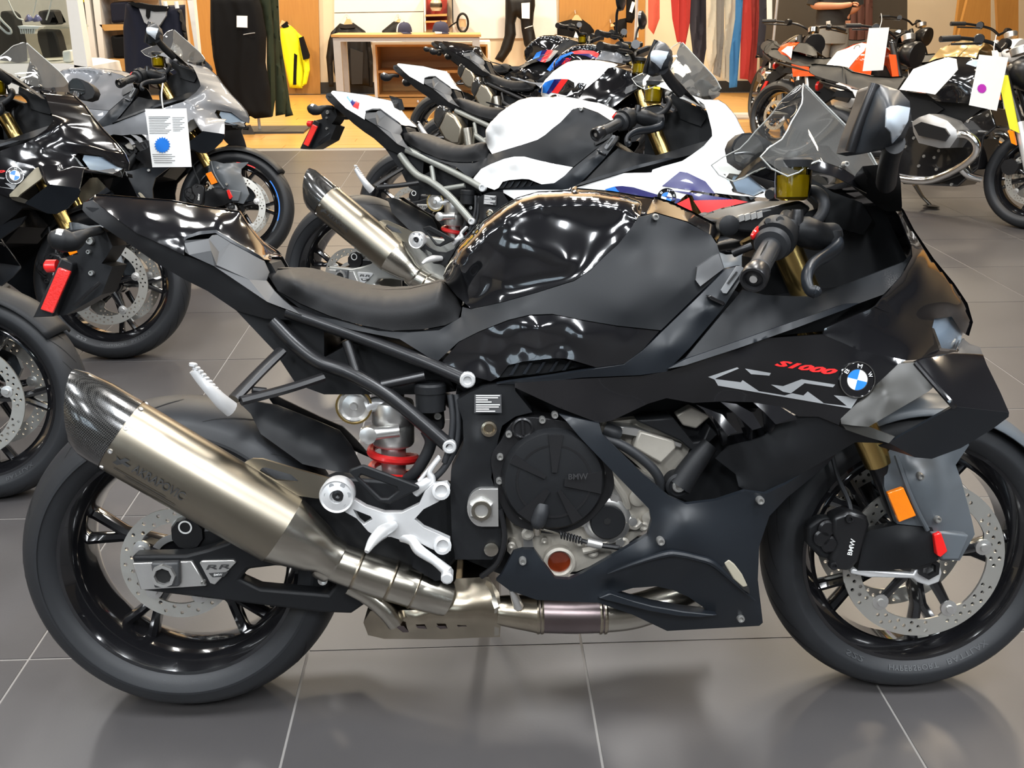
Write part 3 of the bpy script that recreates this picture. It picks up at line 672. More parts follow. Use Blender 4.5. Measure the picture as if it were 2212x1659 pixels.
# frame beam beside the tank
fbm = skin('frame_beam', satin, K_('1400,1328,.213 1580,1303,.215 1740,1140,.213 1960,880,.205 2110,640,.198 2112,600,.196 2085,582,.19 1985,605,.183 1800,790,.194 1545,1035,.208 1420,1160,.212 1290,1258,.213 1100,1285,.208 800,1335,.195 500,1375,.185 420,1390,.18 600,1392,.185 1000,1345,.20'), K_('1600,1150,.221 1850,880,.214'), BIKE, 7, t=.02)[0]
plate('frame_joint', gloss, K_('1855,790 1880,782 1985,835 1975,860 1880,815'), .216, .19, fbm, bev=.003)
st = plate('frame_sticker', silverd, K_('1952,748 2058,584 2085,584 2105,602 1990,770 1965,768'), .2095, .2055, fbm)
decal('frame_print', darkprint, X('1574,614,.2105 1594,588,.2105 1590,586,.2105 1570,612,.2105'), fbm, lift=.0008)

# ---- engine
plate('engine_core', matte, X('985,850 1000,700 1400,520 1560,610 1640,660 1740,665 1700,800 1600,1000 1500,1060 1420,1100 1300,1240 1080,1240 985,1200'), .10, -.10, BIKE)
frp = skin('main_frame', matte, D_('130,180,.17 210,130,.172 290,100,.175 470,75,.18 480,125,.18 580,250,.18 480,275,.178 400,330,.178 375,420,.178 355,520,.178 335,640,.178 372,740,.18 395,800,.18 400,960,.18 395,1060,.178 340,1130,.176 120,1130,.17 100,1000,.168 90,700,.168 95,600,.17 170,440,.172 165,300,.17'), D_('240,420,.19 300,560,.185'), BIKE, 9, t=.05)[0]
plate('data_sticker', greyprint, D_('235,147 395,147 397,254 233,254'), .1895, .186, frp)
for k in range(8):
    ln = (1, .92, .5, .65, 1, .95, .55, .8)[k]; y = 853.5 + 4.6 * k + (1.5 if k > 3 else 0)
    decal('sticker_line', lettw, [(1028, y, .19), (1028 + 52 * ln, y, .19), (1028 + 52 * ln, y + 2.2, .19), (1028, y + 2.2, .19)], frp, lift=.0008)
lathe('frame_plug', bronze, P(1056, 926, .185), SAX, [(.014, -.01), (.014, .004), (.010, .005), (.007, .001), (0, .001)], frp, 18)
pv = plate('pivot_plate', alu, [(1041 + 32 * math.cos(a), 1097 + 41 * math.sin(a)) for a in [math.pi / 2 + math.pi * k / 16 for k in range(17)]] + X('1076,1056 1077,1138'), .192, .175, frp, bev=.002)
lathe('pivot_nut', alu, P(1040, 1100, .192), SAX, [(.023, 0), (.023, .006), (.019, .010), (.017, .010)], frp, 6, smooth=20)
lathe('pivot_axle', steelp, P(1040, 1100, .195), SAX, [(.018, 0), (.018, .011), (.012, .011), (.011, 0), (0, 0)], frp, 24)
lathe('frame_plug', steelp, P(1061, 1186, .18), SAX, [(.013, -.01), (.013, .004), (.009, .005), (0, .005)], frp, 16)
crank = skin('crankcase', castal, D_('380,760,.13 420,860,.135 430,1080,.135 480,1130,.14 620,1150,.15 700,1220,.155 850,1200,.155 1000,1140,.15 1250,960,.15 1300,850,.15 1200,720,.155 1020,540,.155 900,700,.15 600,780,.14'), D_('560,900,.15 800,960,.155 1000,850,.165 1100,1000,.15 700,1080,.15'), BIKE, 8, t=.05, sym=False)
cyl = skin('cylinder_block', castal, D_('980,380,.12 1000,310,.12 1200,290,.125 1330,290,.13 1480,420,.14 1530,440,.14 1500,520,.14 1440,640,.14 1390,720,.13 1330,680,.125 1200,560,.12 1060,440,.12'), D_('1250,420,.15 1350,520,.145'), BIKE, 9, t=.06)[0]
plate('head_ledge', alu, D_('1040,330 1180,340 1480,440 1470,465 1200,395 1050,370'), .158, .12, cyl, bev=.002)
plate('head_panel', castal, D_('1220,360 1430,420 1440,470 1350,560 1180,460'), .163, .12, cyl, bev=.004)
plate('head_ledge', alu, D_('1160,570 1380,690 1360,710 1150,600'), .150, .12, cyl, bev=.002)
plate('coil_cover', matte, D_('1200,300 1420,280 1540,430 1600,420 1640,330 1690,380 1600,470 1530,480 1460,420'), .172, .12, BIKE, bev=.003)
plate('airbox_plate', castal, D_('1440,270 1530,220 1640,280 1560,350 1480,330'), .15, .12, BIKE, bev=.003)
tube('coolant_hose', rubber, [P(*p) for p in D_('990,400,.17 1120,450,.178 1250,540,.18 1330,630,.18 1350,710,.175')], .009, BIKE, 10)
tube('coolant_hose', rubber, [P(*p) for p in D_('1010,350,.165 1060,370,.168 1090,380,.165')], .014, BIKE, 10)
mt = tube('engine_mount', matte, [P(*p) for p in D_('1640,440,.17 1560,540,.175 1455,690,.18')], [.016, .02, .024], BIKE, 14)
lathe('mount_boss', matte, P(1466, 1050, .19), SAX, [(.023, -.03), (.023, 0), (.018, .003), (.016, 0), (0, 0)], mt, 28)
bolt(1466, 1050, .193, .014, parent=mt)
# clutch cover
cc = P(1192, 1021, .15); k_ = .00094
ring = []
for k in range(60):
    a = 2 * math.pi * k / 60; rr = .105 + .006 * max(0, math.cos(3 * a + .6)) ** 3 + (.018 * math.exp(-((a - 2.2) / .28) ** 2)) + .012 * math.exp(-((a - 2.75) / .25) ** 2)
    ring.append((cc.x + rr * math.cos(a), cc.z + rr * math.sin(a)))
cl = plate('clutch_cover', gloveblk, ring, .182, .13, BIKE, raw=True, bev=.008)
lathe('cover_dome', matte, Vector((cc.x, -.18, cc.z)), SAX, [(.092, -.01), (.092, .012), (.086, .022), (.060, .026), (0, .028)], cl, 64)
for a0, a1, rr in ((75, 100, 0), (195, 220, 0), (300, 318, 0)): pass
for ang, wd in ((88, .010), (150, .007), (232, .012), (-2, .016), (300, .008)):
    a = R(ang); u = Vector((math.cos(a), 0, math.sin(a))); n = Vector((-math.sin(a), 0, math.cos(a))); c0 = Vector((cc.x, -.206, cc.z))
    vs = [c0 + u * .018 + n * wd * .4, c0 + u * .018 - n * wd * .4, c0 + u * .084 - n * wd * 1.3 + Vector((0, .006, 0)), c0 + u * .084 + n * wd * 1.3 + Vector((0, .006, 0))]
    vs += [v + Vector((0, -.006, 0)) for v in vs]
    from_faces('cover_rib', vs, [[0, 1, 2, 3], [4, 7, 6, 5], [0, 4, 5, 1], [1, 5, 6, 2], [2, 6, 7, 3], [3, 7, 4, 0]], gloveblk, cl, 0)
lathe('cover_ring', gloveblk, Vector((cc.x, -.203, cc.z)), SAX, [(.062, -.004), (.063, .003), (.067, .003), (.068, -.004)], cl, 64)
lettering('cover_lettering', mat('embossed_black', (.03, .03, .031), .35), 'BMW', [(1228, 1036, .214), (1270, 1036, .214), (1270, 1022, .214), (1228, 1024, .214)], cl, lift=0)
lathe('filler_cap', gloveblk, P(1129, 924, .182), SAX, [(.019, -.005), (.019, .006), (.016, .008), (.013, .005), (0, .005)], cl, 28)
plate('filler_grip', gloveblk, X('1126,909 1131,909 1133,940 1128,940'), .192, .18, cl)
for x, y in D_('640,298 715,268 440,382 388,517 383,660 997,613 727,905 900,838 520,868'): bolt(x, y, .186, .0075, parent=cl)
pump = lathe('water_pump', alu, P(1312, 1126, .17), SAX, [(.044, -.05), (.044, -.002), (.038, .002), (.033, .002)], BIKE, 40)
pc = lathe('pump_cap', matte, P(1312, 1126, .172), SAX, [(.032, -.01), (.032, .006), (.030, .008), (0, .008)], pump, 40)
lathe('cap_socket', groovem, P(1312, 1126, .1805), SAX, [(.007, 0), (.007, .0006), (0, .0006)], pump, 6)
for a in (0, 75, 120, 180, 250, 300):
    q = P(1312, 1126, .165) + Vector((math.cos(R(a)) * .046, 0, math.sin(R(a)) * .046)); lathe('pump_lug', alu, q, SAX, [(.008, -.02), (.008, .006), (0, .006)], pump, 10)
lathe('alternator_plug', alu, P(1323, 1069, .165), SAX, [(.021, -.02), (.021, .002), (.014, .004), (.007, .004), (.006, 0), (0, 0)], crank, 28)
lathe('alternator_plug', castal, P(1378, 1075, .16), SAX, [(.016, -.02), (.016, .002), (.010, .004), (0, .004)], crank, 20)
lathe('bearing_boss', castal, P(1400, 1117, .155), SAX, [(.012, -.02), (.012, .006), (0, .008)], crank, 16)
sg_ = lathe('oil_sight_ring', castal, P(1208, 1214, .165), SAX, [(.029, -.03), (.029, .004), (.024, .006), (.021, .002), (.021, -.008)], BIKE, 36)
lathe('oil_sight_glass', mat('oil_window', (.13, .02, .006), .12, coat=1., var=.6, scale=25), P(1208, 1214, .160), SAX, [(.0215, -.004), (.0215, .002), (0, .002)], sg_, 32)
tube('casting_rib', castal, [P(*p) for p in D_('1020,600,.17 1080,680,.175 1130,760,.172 1150,820,.165')], .006, crank, 8)
tube('casting_rib', castal, [P(*p) for p in D_('1130,900,.165 1190,930,.16 1230,900,.16')], .008, crank, 8)
tube('casting_rib', castal, [P(*p) for p in D_('880,1080,.17 960,1060,.168 1050,1000,.165')], .006, crank, 8)
for x_, y_, r_ in ((1140, 1150, .012), (1250, 1170, .008), (1280, 1190, .010), (1175, 1165, .006), (1345, 1170, .011), (1110, 1120, .008), (1390, 1135, .009), (1105, 1175, .007), (1255, 1100, .007)):
    lathe('casting_boss', castal, P(x_, y_, .155), SAX, [(r_, -.02), (r_, .008), (r_ * .6, .010), (0, .008)], crank, 14)
plate('casting_number', alu, D_('520,900 575,900 590,1080 530,1085'), .156, .14, crank, bev=.002)
# clutch lever and cable
lv = tube('clutch_lever_boot', rubber, [P(*p) for p in D_('640,800,.20 632,850,.205 615,905,.205 608,930,.2')], [.012, .014, .014, .008], BIKE, 14)
tube('cable_clamp', steelp, [P(*p) for p in D_('605,925,.205 612,975,.2')], .007, lv, 10)
tube('clutch_cable', steelp, [P(*p) for p in D_('610,945,.205 680,960,.205 745,978,.203')], .0018, lv, 6)
pts = [P(*p) for p in D_('742,980,.202 880,1018,.198')]; dd = pts[1] - pts[0]; hv = []
for k in range(90):
    t = k / 89; a = t * 2 * math.pi * 8; hv.append(pts[0] + dd * t + Vector((0, math.cos(a) * .006, math.sin(a) * .006)))
v, f = sweep(hv, .0017, 6); from_faces('cable_spring', v, f, gloveblk, lv, 40)
tube('cable_adjuster', alu, [P(*p) for p in D_('905,1025,.197 990,1045,.194')], .008, lv, 12)
tube('cable_sleeve', gloveblk, [P(*p) for p in D_('870,1015,.198 910,1027,.197')], .004, lv, 8)
tube('cable_sleeve', gloveblk, [P(*p) for p in D_('990,1045,.194 1100,1060,.19')], .005, lv, 8)
# hoses behind the frame
for txt, r, m in (('985,852,.15 990,900,.158 985,960,.16 960,1010,.165 930,1040,.17', .006, rubber), ('972,852,.155 978,905,.162 972,960,.166 960,1000,.168', .0055, rubber), ('1080,1100,.185 1090,1160,.185 1075,1215,.175 1040,1245,.16', .0055, gloveblk), ('950,985,.165 930,1010,.17 905,1040,.175', .004, aluw), ('880,1035,.1 905,1010,.12 930,960,.13 920,930,.13', .011, rubber)):
    tube('hose', m, [P(*p) for p in X(txt)], r, BIKE, 10)
lathe('brake_reservoir', matte, P(930, 862, .14), (0, 0, 1), [(.027, -.02), (.027, .012), (.029, .013), (.029, .026), (.026, .03), (0, .03)], BIKE, 28)
plate('relay_bracket', matte, X('915,860 955,865 960,925 930,945 905,920'), .125, .09, BIKE, bev=.004); bolt(946, 898, .13, .009, parent=BIKE)
# rider footrest hanger
ft = plate('footrest_hanger', aluw, X('715,1050 735,1045 752,1052 762,1078 790,1095 830,1108 868,1108 905,1090 918,1062 935,1046 966,1043 972,1052 970,1068 945,1085 915,1100 895,1122 915,1140 950,1155 972,1165 974,1190 955,1196 930,1185 905,1172 870,1168 845,1160 815,1160 795,1148 770,1120 735,1100 712,1090 705,1070'), .198, .182, BIKE, holes=[X('762,1100 800,1115 805,1122 786,1134 775,1125')], bev=.004)
lathe('hanger_boss', aluw, P(729, 1069, .2), SAX, [(.030, -.02), (.031, .008), (.029, .012), (.026, .010), (.012, .014), (.010, .008), (0, .008)], ft, 36)
for a in range(0, 360, 60):
    q = P(729, 1069, .211) + Vector((math.cos(R(a)) * .019, 0, math.sin(R(a)) * .019)); lathe('boss_recess', silverd, q, SAX, [(.0045, 0), (.0045, .0006), (0, .0006)], ft, 10)
lathe('hanger_screw', gloveblk, P(730, 1070, .212), SAX, [(.010, -.004), (.010, .002), (.005, .003), (0, 0)], ft, 16)
for x, y in ((952, 1060), (955, 1178)):
    lathe('hanger_socket', aluw, P(x, y, .198), (.2, -1, .2), [(.016, -.01), (.016, .006), (.011, .007), (.010, -.002), (0, -.002)], ft, 20)
tube('rider_peg', aluw, [P(*p) for p in X('850,1135,.2 825,1150,.235 805,1170,.265 792,1192,.285')], [.009, .0125, .009, .004], BIKE, 14)
tube('brake_pedal', aluw, [P(*p) for p in X('868,1160,.19 890,1168,.2 905,1188,.21 940,1212,.22 968,1235,.23')], [.009, .009, .010, .008, .010], BIKE, 10)
lathe('pedal_toe', aluw, P(967, 1236, .22), SAX, [(.011, 0), (.011, .028), (.008, .03), (0, .03)], BIKE, 10)
plate('heel_guard', matte, C_('750,605 770,590 840,565 1170,690 1180,710 1120,740 1000,800 940,790'), .205, .196, BIKE, holes=[C_('815,640 830,625 1040,700 1050,720 990,765 950,765')], bev=.003)
tube('brake_line', aluw, [P(*p) for p in C_('1150,720,.18 1210,680,.185 1250,650,.185 1240,600,.185 1300,520,.18')], [.012, .010, .008, .005, .004], BIKE, 10)
plate('heat_guard', matte, X('895,1200 960,1208 970,1250 940,1255 890,1225'), .17, .15, BIKE)

# ---- fairings
lf = skin('lower_fairing', satin, D_('740,262,.19 980,318,.205 1000,385,.21 1250,630,.225 1400,755,.232 1500,800,.235 1680,778,.235 1850,722,.232 1975,738,.23') + X('1700,1045,.225 1760,1003,.21 1800,983,.195 1812,975,.19 1780,1010,.185 1700,1075,.20 1662,1115,.215 1640,1180,.222 1637,1252,.222 1648,1345,.20 1640,1352,.198 1441,1363,.18 1367,1328,.20 1292,1302,.215 1160,1296,.19 1100,1275,.185 1072,1254,.185') + D_('395,1225,.19 468,1085,.192 520,1070,.195 590,1070,.195 640,1140,.2 720,1245,.205 800,1250,.21 880,1212,.215 1080,1098,.222 1270,985,.226 1292,900,.226 1280,830,.225 960,500,.212 860,395,.205 780,300,.2'),
     D_('1500,900,.248 1350,1000,.245 1700,950,.24 1800,1100,.235 1250,1130,.24 1450,1110,.246 1450,1095,.247 1650,1160,.243 1250,1150,.236 1020,1222,.225 1500,1200,.228 1300,1210,.226 1700,1300,.226 1850,1350,.226 1900,1100,.226 1750,1470,.205 600,1230,.2 1050,1290,.2 1150,1340,.205'), BIKE, 7, holes=[D_('1040,1340 1180,1300 1320,1290 1420,1312 1510,1352 1640,1440 1560,1452 1480,1440 1300,1410 1150,1370')], t=.012)[0]
plate('fairing_lip', satin, D_('975,1362 1042,1332 1150,1368 1300,1408 1480,1440 1690,1464 1600,1476 1450,1470 1280,1440 1120,1400'), .222, .19, BIKE, bev=.002)
tube('fairing_ridge', satin, [P(*p) for p in D_('1030,1215,.226 1200,1150,.239 1370,1098,.249 1450,1096,.249 1560,1120,.246 1660,1155,.245 1780,1260,.238 1910,1375,.228')], [.001, .004, .006, .006, .006, .006, .004, .002], BIKE, 8)
plate('fairing_vent', mat('cream_vent', (.26, .235, .18), .5), D_('1725,1150 1755,1132 1790,1160 1835,1220 1868,1290 1840,1298 1780,1245'), .241, .23, BIKE, bev=.002)
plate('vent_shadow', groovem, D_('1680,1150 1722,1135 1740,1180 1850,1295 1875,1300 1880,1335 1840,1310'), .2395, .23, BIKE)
for x, y, s in D_('523,1140,.2 1348,1022,.248 1942,778,.234 1825,1482,.207'): bolt(x, y, s + .002, .0085, parent=lf)
sd = skin('side_fairing', gloss, X('1112,827,.19 1260,818,.2 1385,812,.21 1447,801,.217 1521,777,.225 1658,731,.232 1781,722,.236 1856,757,.238 1957,778,.238 1940,788,.242 1816,906,.25 1812,918,.25') + W_('870,605,.247 740,603,.245 640,545,.24 450,510,.235 240,505,.23 50,515,.225') + X('1440,860,.215 1400,872,.21 1323,908,.2 1294,914,.198 1205,880,.19 1112,837,.186'), X('1700,800,.241 1560,820,.232 1480,830,.222 1350,860,.206 1600,770,.233 1860,800,.246'), BIKE, 7)[0]
skin('inner_side_panel', matte2, N_('-130,1440,.217 0,1362,.212 300,1000,.2 430,850,.19 600,890,.18 800,900,.176 950,905,.172 1200,810,.165 1640,640,.15 1690,592,.145 1600,762,.175 1480,885,.197 1200,988,.212 800,1135,.228 400,1275,.228 0,1405,.222'), N_('420,1000,.202 350,1150,.218 800,1040,.212 1200,900,.192'), BIKE, 7, off=.002)
skin('panel_edge', satin, N_('-130,1440,.218 0,1370,.222 400,1232,.228 800,1090,.228 1200,955,.214 1300,950,.208 1200,995,.214 800,1145,.232 400,1285,.232 0,1415,.226'), (), BIKE, 9, off=.004)
skin('headlight_cowl', gloss, N_('1030,1185,.237 1040,1140,.235 1200,1070,.228 1400,988,.216 1490,925,.205 1600,1055,.2 1840,1135,.145 1900,1292,.13 2030,1308,.065 2085,1215,.03 2100,1290,.03 1900,1345,.13 1740,1372,.2 1650,1378,.225 1300,1302,.237'), N_('1300,1150,.228 1500,1200,.215 1700,1250,.19 1450,1060,.212'), BIKE, 6)
skin('nose_cowl', gloss, N_('1380,100,.12 1500,165,.135 1600,300,.155 1690,520,.168 1697,600,.168 1620,745,.182 1490,892,.2 1420,978,.216 1600,1058,.2 1840,1135,.145 1860,1065,.135 1990,1050,.075 2065,1165,.035 2110,1192,0 2140,1090,0 2100,950,0 2000,800,0 1850,620,0 1700,400,0 1625,255,0 1500,120,0 1400,60,0'), inset(run(N_('1500,120 1625,255 1700,400 1850,620 2000,800 2100,950 2140,1090')), 3, .028) + inset(run(N_('1500,120 1625,255 1700,400 1850,620 2000,800 2100,950')), 9, .05) + N_('1740,850,.165 1800,650,.125 1900,830,.095 1650,330,.10 1600,930,.19'), BIKE, 6)
hl = skin('headlight', headm, N_('1860,1068,.12 1988,1052,.06 2072,1178,.025 2030,1295,.05 1900,1288,.115 1845,1140,.125'), (), BIKE, 8, off=-.012)[0]
skin('headlight_lens', lensg, N_('1860,1068,.13 1988,1052,.07 2072,1178,.035 2030,1295,.06 1900,1288,.125 1845,1140,.138'), N_('1950,1170,.105'), BIKE, 8, t=0)
skin('headlight_trim', chrome, N_('1840,1130,.142 1860,1140,.138 1915,1285,.125 2025,1300,.062 2070,1215,.032 2085,1225,.03 2035,1318,.058 1900,1305,.128'), (), BIKE, 9, off=.003)
skin('nose_intake', matte, N_('1880,1060,.115 1900,970,.10 1930,950,.09 2020,930,.05 2045,1040,.045 1990,1050,.068'), (), BIKE, 10, off=.004)
# lettering on the side
fsd = SF['side_fairing']
lettering('model_lettering', redd, 'S1000', [(1672, 790, 0), (1800, 811, 0), (1812, 798, 0), (1680, 777, 0)], sd, fsd, sp=.98, bold=.05, shear=.3)
for txt in ('190,358 380,382 480,438 650,466 700,452 800,472 900,517 1060,535 1120,482 1085,552 215,402', '390,290 560,320 550,337 430,327', '560,395 640,405 760,360 980,395 965,413 780,386 690,452 640,442', '970,465 1130,480 1085,550 1052,532', '150,345 340,282 352,290 205,352 190,362', '375,366 480,437 440,430 360,384', '800,440 905,516 860,508 770,468'):
    decal('side_stripe', silverd, W_(txt), sd, fsd)
ec = P(1850, 820, .246)
em = lathe('side_emblem', gloss, ec, (.05, -1, .1), [(.031, -.004), (.031, .003), (.029, .0045), (.0285, .003), (0, .003)], BIKE, 40)
ea = Vector((.05, -1, .1)).normalized(); eu = (Vector((0, 0, 1)) - ea * ea.z).normalized(); ev = eu.cross(ea)
ev = -ev if ev.x < 0 else ev
def ept(r, a, h=.0036): return ec + ea * h + (ev * math.cos(a) + eu * math.sin(a)) * r
lathe('emblem_rim', chrome, ec, ea, [(.0295, .002), (.031, .002), (.031, .0046), (.0295, .0046)], em, 40, closed=True)
tl = -.25
for k in range(4):
    from_faces('emblem_quarter', [ept(0, 0)] + [ept(.0175, tl + math.pi / 2 * (k + i / 8)) for i in range(9)], [list(range(10))], whitep if k % 2 == 0 else bluep, em, 0, fix=False)
from_faces('emblem_line', [ept(r, 2 * math.pi * i / 32, .0037) for r in (.0175, .0187) for i in range(32)], [[i, (i + 1) % 32, 32 + (i + 1) % 32, 32 + i] for i in range(32)], chrome, em, 0, fix=False)
for ch, a in (('B', 2.45), ('M', 1.4), ('W', .35)):
    uv, fs = text_geo(ch, 1., 0.); from_faces('emblem_letter', [ept(.0202 + .007 * v, a + .17 - .34 * u, .0038) for u, v in uv], fs, lettw, em, 0, fix=False)
# matte panel below the side fairing, louvres
skin('radiator_shroud', matte, W_('640,620,.235 740,595,.242 870,598,.247 1050,690,.249 1330,778,.25 1110,772,.237 960,862,.226 700,1012,.22 560,1092,.215 510,1112,.215 410,1097,.21 350,1060,.205 330,980,.2 200,880,.2 280,800,.215 440,760,.225 520,730,.23'), W_('700,850,.24 500,950,.225'), BIKE, 8, off=-.004)
for txt in ('70,525,.226 240,590,.238 340,705,.255 275,725,.255 190,612,.236', '230,507,.231 335,522,.232 440,580,.243 500,675,.26 440,692,.26 335,592,.24', '445,512,.236 620,540,.242 722,603,.259 732,624,.259 592,655,.259 512,570,.242'):
    o = skin('louvre', gloss, W_(txt), (), BIKE, t=.03, lin=True, sym=True, close=True)
skin('louvre_strut', gloss, W_('640,545,.236 720,620,.245 690,645,.243 600,700,.235 540,735,.228 450,765,.222 290,790,.21 180,640,.205 120,560,.205'), (), BIKE, 14, off=-.03, t=.01)
for txt in ('180,605,.232 275,725,.25 270,815,.215 240,790,.21', '330,590,.236 440,692,.256 440,755,.225 400,750,.215', '510,570,.238 592,655,.256 560,720,.232 520,700,.226'):
    skin('louvre_face', gloss, W_(txt), (), BIKE, t=.006, lin=True)
# winglets
skin('winglet_strut', mat('dark_bronze_satin', (.024, .023, .020), .36, metal=.15), W_('1015,618,.25 1395,258,.243 1505,250,.256 1640,395,.288 1590,440,.283 1250,640,.275 1195,672,.27 1090,662,.262 1020,652,.252'), W_('1300,450,.266'), BIKE, 10, t=.012, close=True)
skin('winglet_floor', mat('dark_bronze_satin', (.024, .023, .020), .36, metal=.15), W_('1015,640,.25 1100,655,.258 1200,672,.27 1370,735,.287 1330,778,.287 1180,735,.268 1050,690,.252'), (), BIKE, 12, t=.008, close=True)
skin('winglet_blade', gloss, W_('1500,250,.256 1560,225,.25 1760,195,.225 1945,200,.2 1968,262,.225 2060,450,.265 2115,578,.292 1760,540,.303 1722,505,.302'), (), BIKE, 9, t=.008, close=True, lin=True)
skin('winglet_keel', satin, W_('1740,545,.302 1760,538,.304 2115,578,.293 2112,606,.289 2000,690,.275 1800,810,.262 1610,880,.256 1500,870,.254 1270,800,.252 1330,775,.287'), (), BIKE, 9, t=.008, close=True, lin=True)
tube('winglet_edge', gloss, [P(*p) for p in W_('1505,252,.257 1620,385,.283 1725,505,.304 1758,540,.305')], .005, BIKE, 8)
skin('winglet_tip', whitep if False else greyp, W_('1815,95,.05 1860,130,.06 1925,150,.07 1945,205,.10 1800,190,.14 1790,160,.10'), (), BIKE, 12, off=.004)

plate('fairing_inner', matte, X('1500,760 1600,680 1700,645 1900,620 1990,690 1965,765 1860,740 1780,715 1650,728'), .135, .05, BIKE)
plate('radiator', matte, X('1480,880 1640,900 1720,1000 1650,1068 1600,1075 1500,1090 1440,1060'), .13, -.13, BIKE)
# ---- windscreen, mirrors, cockpit
ws = skin('windscreen', clear, S_('505,145,.02 525,150,0 700,330,0 880,510,0 1000,640,0 1075,770,0 1090,850,.03 1040,905,.09 980,905,.13 820,800,.15 640,735,.158 550,772,.165 390,860,.178 180,708,.175 345,575,.135 500,300,.085'), S_('560,200,.025 740,400,.03 920,590,.035 600,400,.075 800,650,.08 450,650,.14'), BIKE, 7, t=0)[0]
for sg in (1, -1):
    q = [P(*p) for p in S_('512,148,.01 503,220,.06 500,300,.085 420,440,.112 345,575,.135 180,708,.175 390,860,.178 550,772,.165 640,735,.158')]
    tube('screen_edge_glint', mat('clear_edge', (.55, .56, .54), .15, coat=1., trans=.4), [Vector((v.x, v.y * sg, v.z)) for v in q], .0014, ws, 6, n=2)
tube('screen_edge_glint', mat('clear_edge', (.55, .56, .54), .15, coat=1., trans=.4), [P(*p) for p in S_('527,150,.003 700,328,.003 880,508,.003 1000,638,.003 1078,770,.003')], .0016, ws, 6, n=3)  # pale tube paints a bright rim line along the screen's crest
skin('screen_surround', gloss, S_('545,800,.17 640,738,.16 820,805,.152 985,912,.128 1080,960,.085 1130,1030,.06 1040,1010,.12 900,935,.16 750,860,.17'), (), BIKE, 8, off=.003)
for x, y, s in S_('840,765,.14 1010,885,.10'): bolt(x, y, s + .012, .006, parent=ws)
for sg in (1, -1):
    if sg > 0:
        o = skin('mirror_housing', mat('slate_black_plastic', (.022, .025, .029), .4, spec=.4), S_('1040,165,.372 1065,150,.372 1110,152,.378 1250,195,.39 1330,280,.395 1347,420,.395 1295,560,.39 1190,642,.382 950,690,.37 870,670,.365 900,560,.367 1000,300,.370'), S_('1200,350,.432 1100,500,.418 1230,480,.428 1150,250,.415 1080,600,.395'), BIKE, 6, t=.055, sym=False, close=True, smooth=60)
        fm_ = SF['mirror_housing']
        g = skin('mirror_rim', gloveblk, S_('1040,165 1065,150 1108,153 1092,200 1003,480 908,688 870,672 900,560 1000,300'), (), o, 7, t=.03, sym=False, close=True, off=.004, fn=fm_) if False else tube('mirror_rim', gloveblk, [P(*p) for p in S_('1062,152,.376 1005,300,.376 905,560,.372 872,668,.369')], .008, o, 10)
        g = skin('mirror_patch', mat('pale_mirror_patch', (.50, .56, .62), .15, coat=1.), [p + (.4,) for p in S_('1155,335 1185,318 1240,312 1335,330 1320,430 1260,540 1200,605 1190,520 1150,480')], (), o, 7, t=.004, sym=False, off=.004, fn=fm_)  # pale blue-grey patch laid over the mirror housing
    else:
        o = skin('mirror_housing', matte, S_('-45,640,-.40 -20,580,-.40 40,528,-.40 100,522,-.40 175,545,-.40 255,590,-.40 310,650,-.40 330,720,-.40 290,800,-.40 200,830,-.40 60,805,-.40 -25,745,-.40'), (), BIKE, 9, t=.06, sym=False, close=True, smooth=60)
        skin('mirror_glass', mirrorg, S_('-28,640,-.395 0,585,-.395 45,545,-.395 110,540,-.395 160,560,-.395 195,610,-.395 205,690,-.395 190,740,-.395 80,775,-.395 -10,740,-.395'), (), o, 12, t=.004, sym=False)
        tube('mirror_crease', gloveblk, [P(*p) for p in S_('-20,690,-.39 80,680,-.39 200,700,-.39')], .003, o, 6)
    def mm(txt): return [Vector((v.x, v.y * sg, v.z)) for v in (P(*p) for p in S_(txt))]
    tube('mirror_stalk', matte, mm('1215,600,.385 1190,680,.36 1165,790,.32 1150,900,.27'), [.019, .018, .019, .02], BIKE, 16, flat=.8)
    o = skin('mirror_foot', matte, S_('1085,770,.30 1150,765,.32 1240,775,.31 1262,900,.27 1272,1090,.20 1262,1130,.18 1180,1080,.16 980,925,.17 1030,830,.25'), S_('1150,900,.285 1130,860,.30'), BIKE, 9, t=.06, sym=False, close=True); o.scale.y = sg
    # bars, controls
    def mn(txt): return [Vector((v.x, v.y * sg, v.z)) for v in (P(*p) for p in N_(txt))]
    a, b = mn('508,775,.375 650,510,.275'); d = (b - a); ln = d.length; d.normalize()
    bar = lathe('handlebar_grip', rubber, a, d, [(.0165, .03), (.0185, .034), (.0165, .04), (.0165, ln - .01), (.026, ln - .008), (.030, ln), (.026, ln + .01), (.016, ln + .015)], BIKE, 28)
    lathe('bar_end', gloveblk, a, d, [(.004, .004), (.008, .002), (.014, .004), (.016, -.002), (.020, -.002), (.0215, .002), (.0205, .022), (.018, .032)], bar, 28)
    lathe('bar_end_screw', alu, a, d, [(0, .0005), (.006, .0005), (.006, .008), (.0, .008)], bar, 14)
    for t in range(5):
        t2 = R(72 * t + 20); u_ = d.orthogonal().normalized(); v_ = d.cross(u_); o_ = (u_ * math.cos(t2) + v_ * math.sin(t2)) * .0166
        v, f = sweep([a + d * .05 + o_, a + d * .075 + o_, a + d * .10 + o_], [.001, .0035, .001], 6, .4); from_faces('grip_groove', v, f, groovem, bar, 40)
    e = b + d * .11
    tube('clip_on_bar', gloveblk, [b, b + d * .06, e], .0125, BIKE, 14)
    c_ = b + d * .035
    sgx = lathe('switch_housing', matte, b + d * .008, d, [(.020, 0), (.033, .003), (.035, .012), (.034, .032), (.026, .042), (.022, .06), (.014, .062)], BIKE, 20, smooth=25)
    tube('switch_pod', matte, mn('800,330,.25 770,400,.25 740,470,.25'), [.012, .02, .018], sgx, 12)
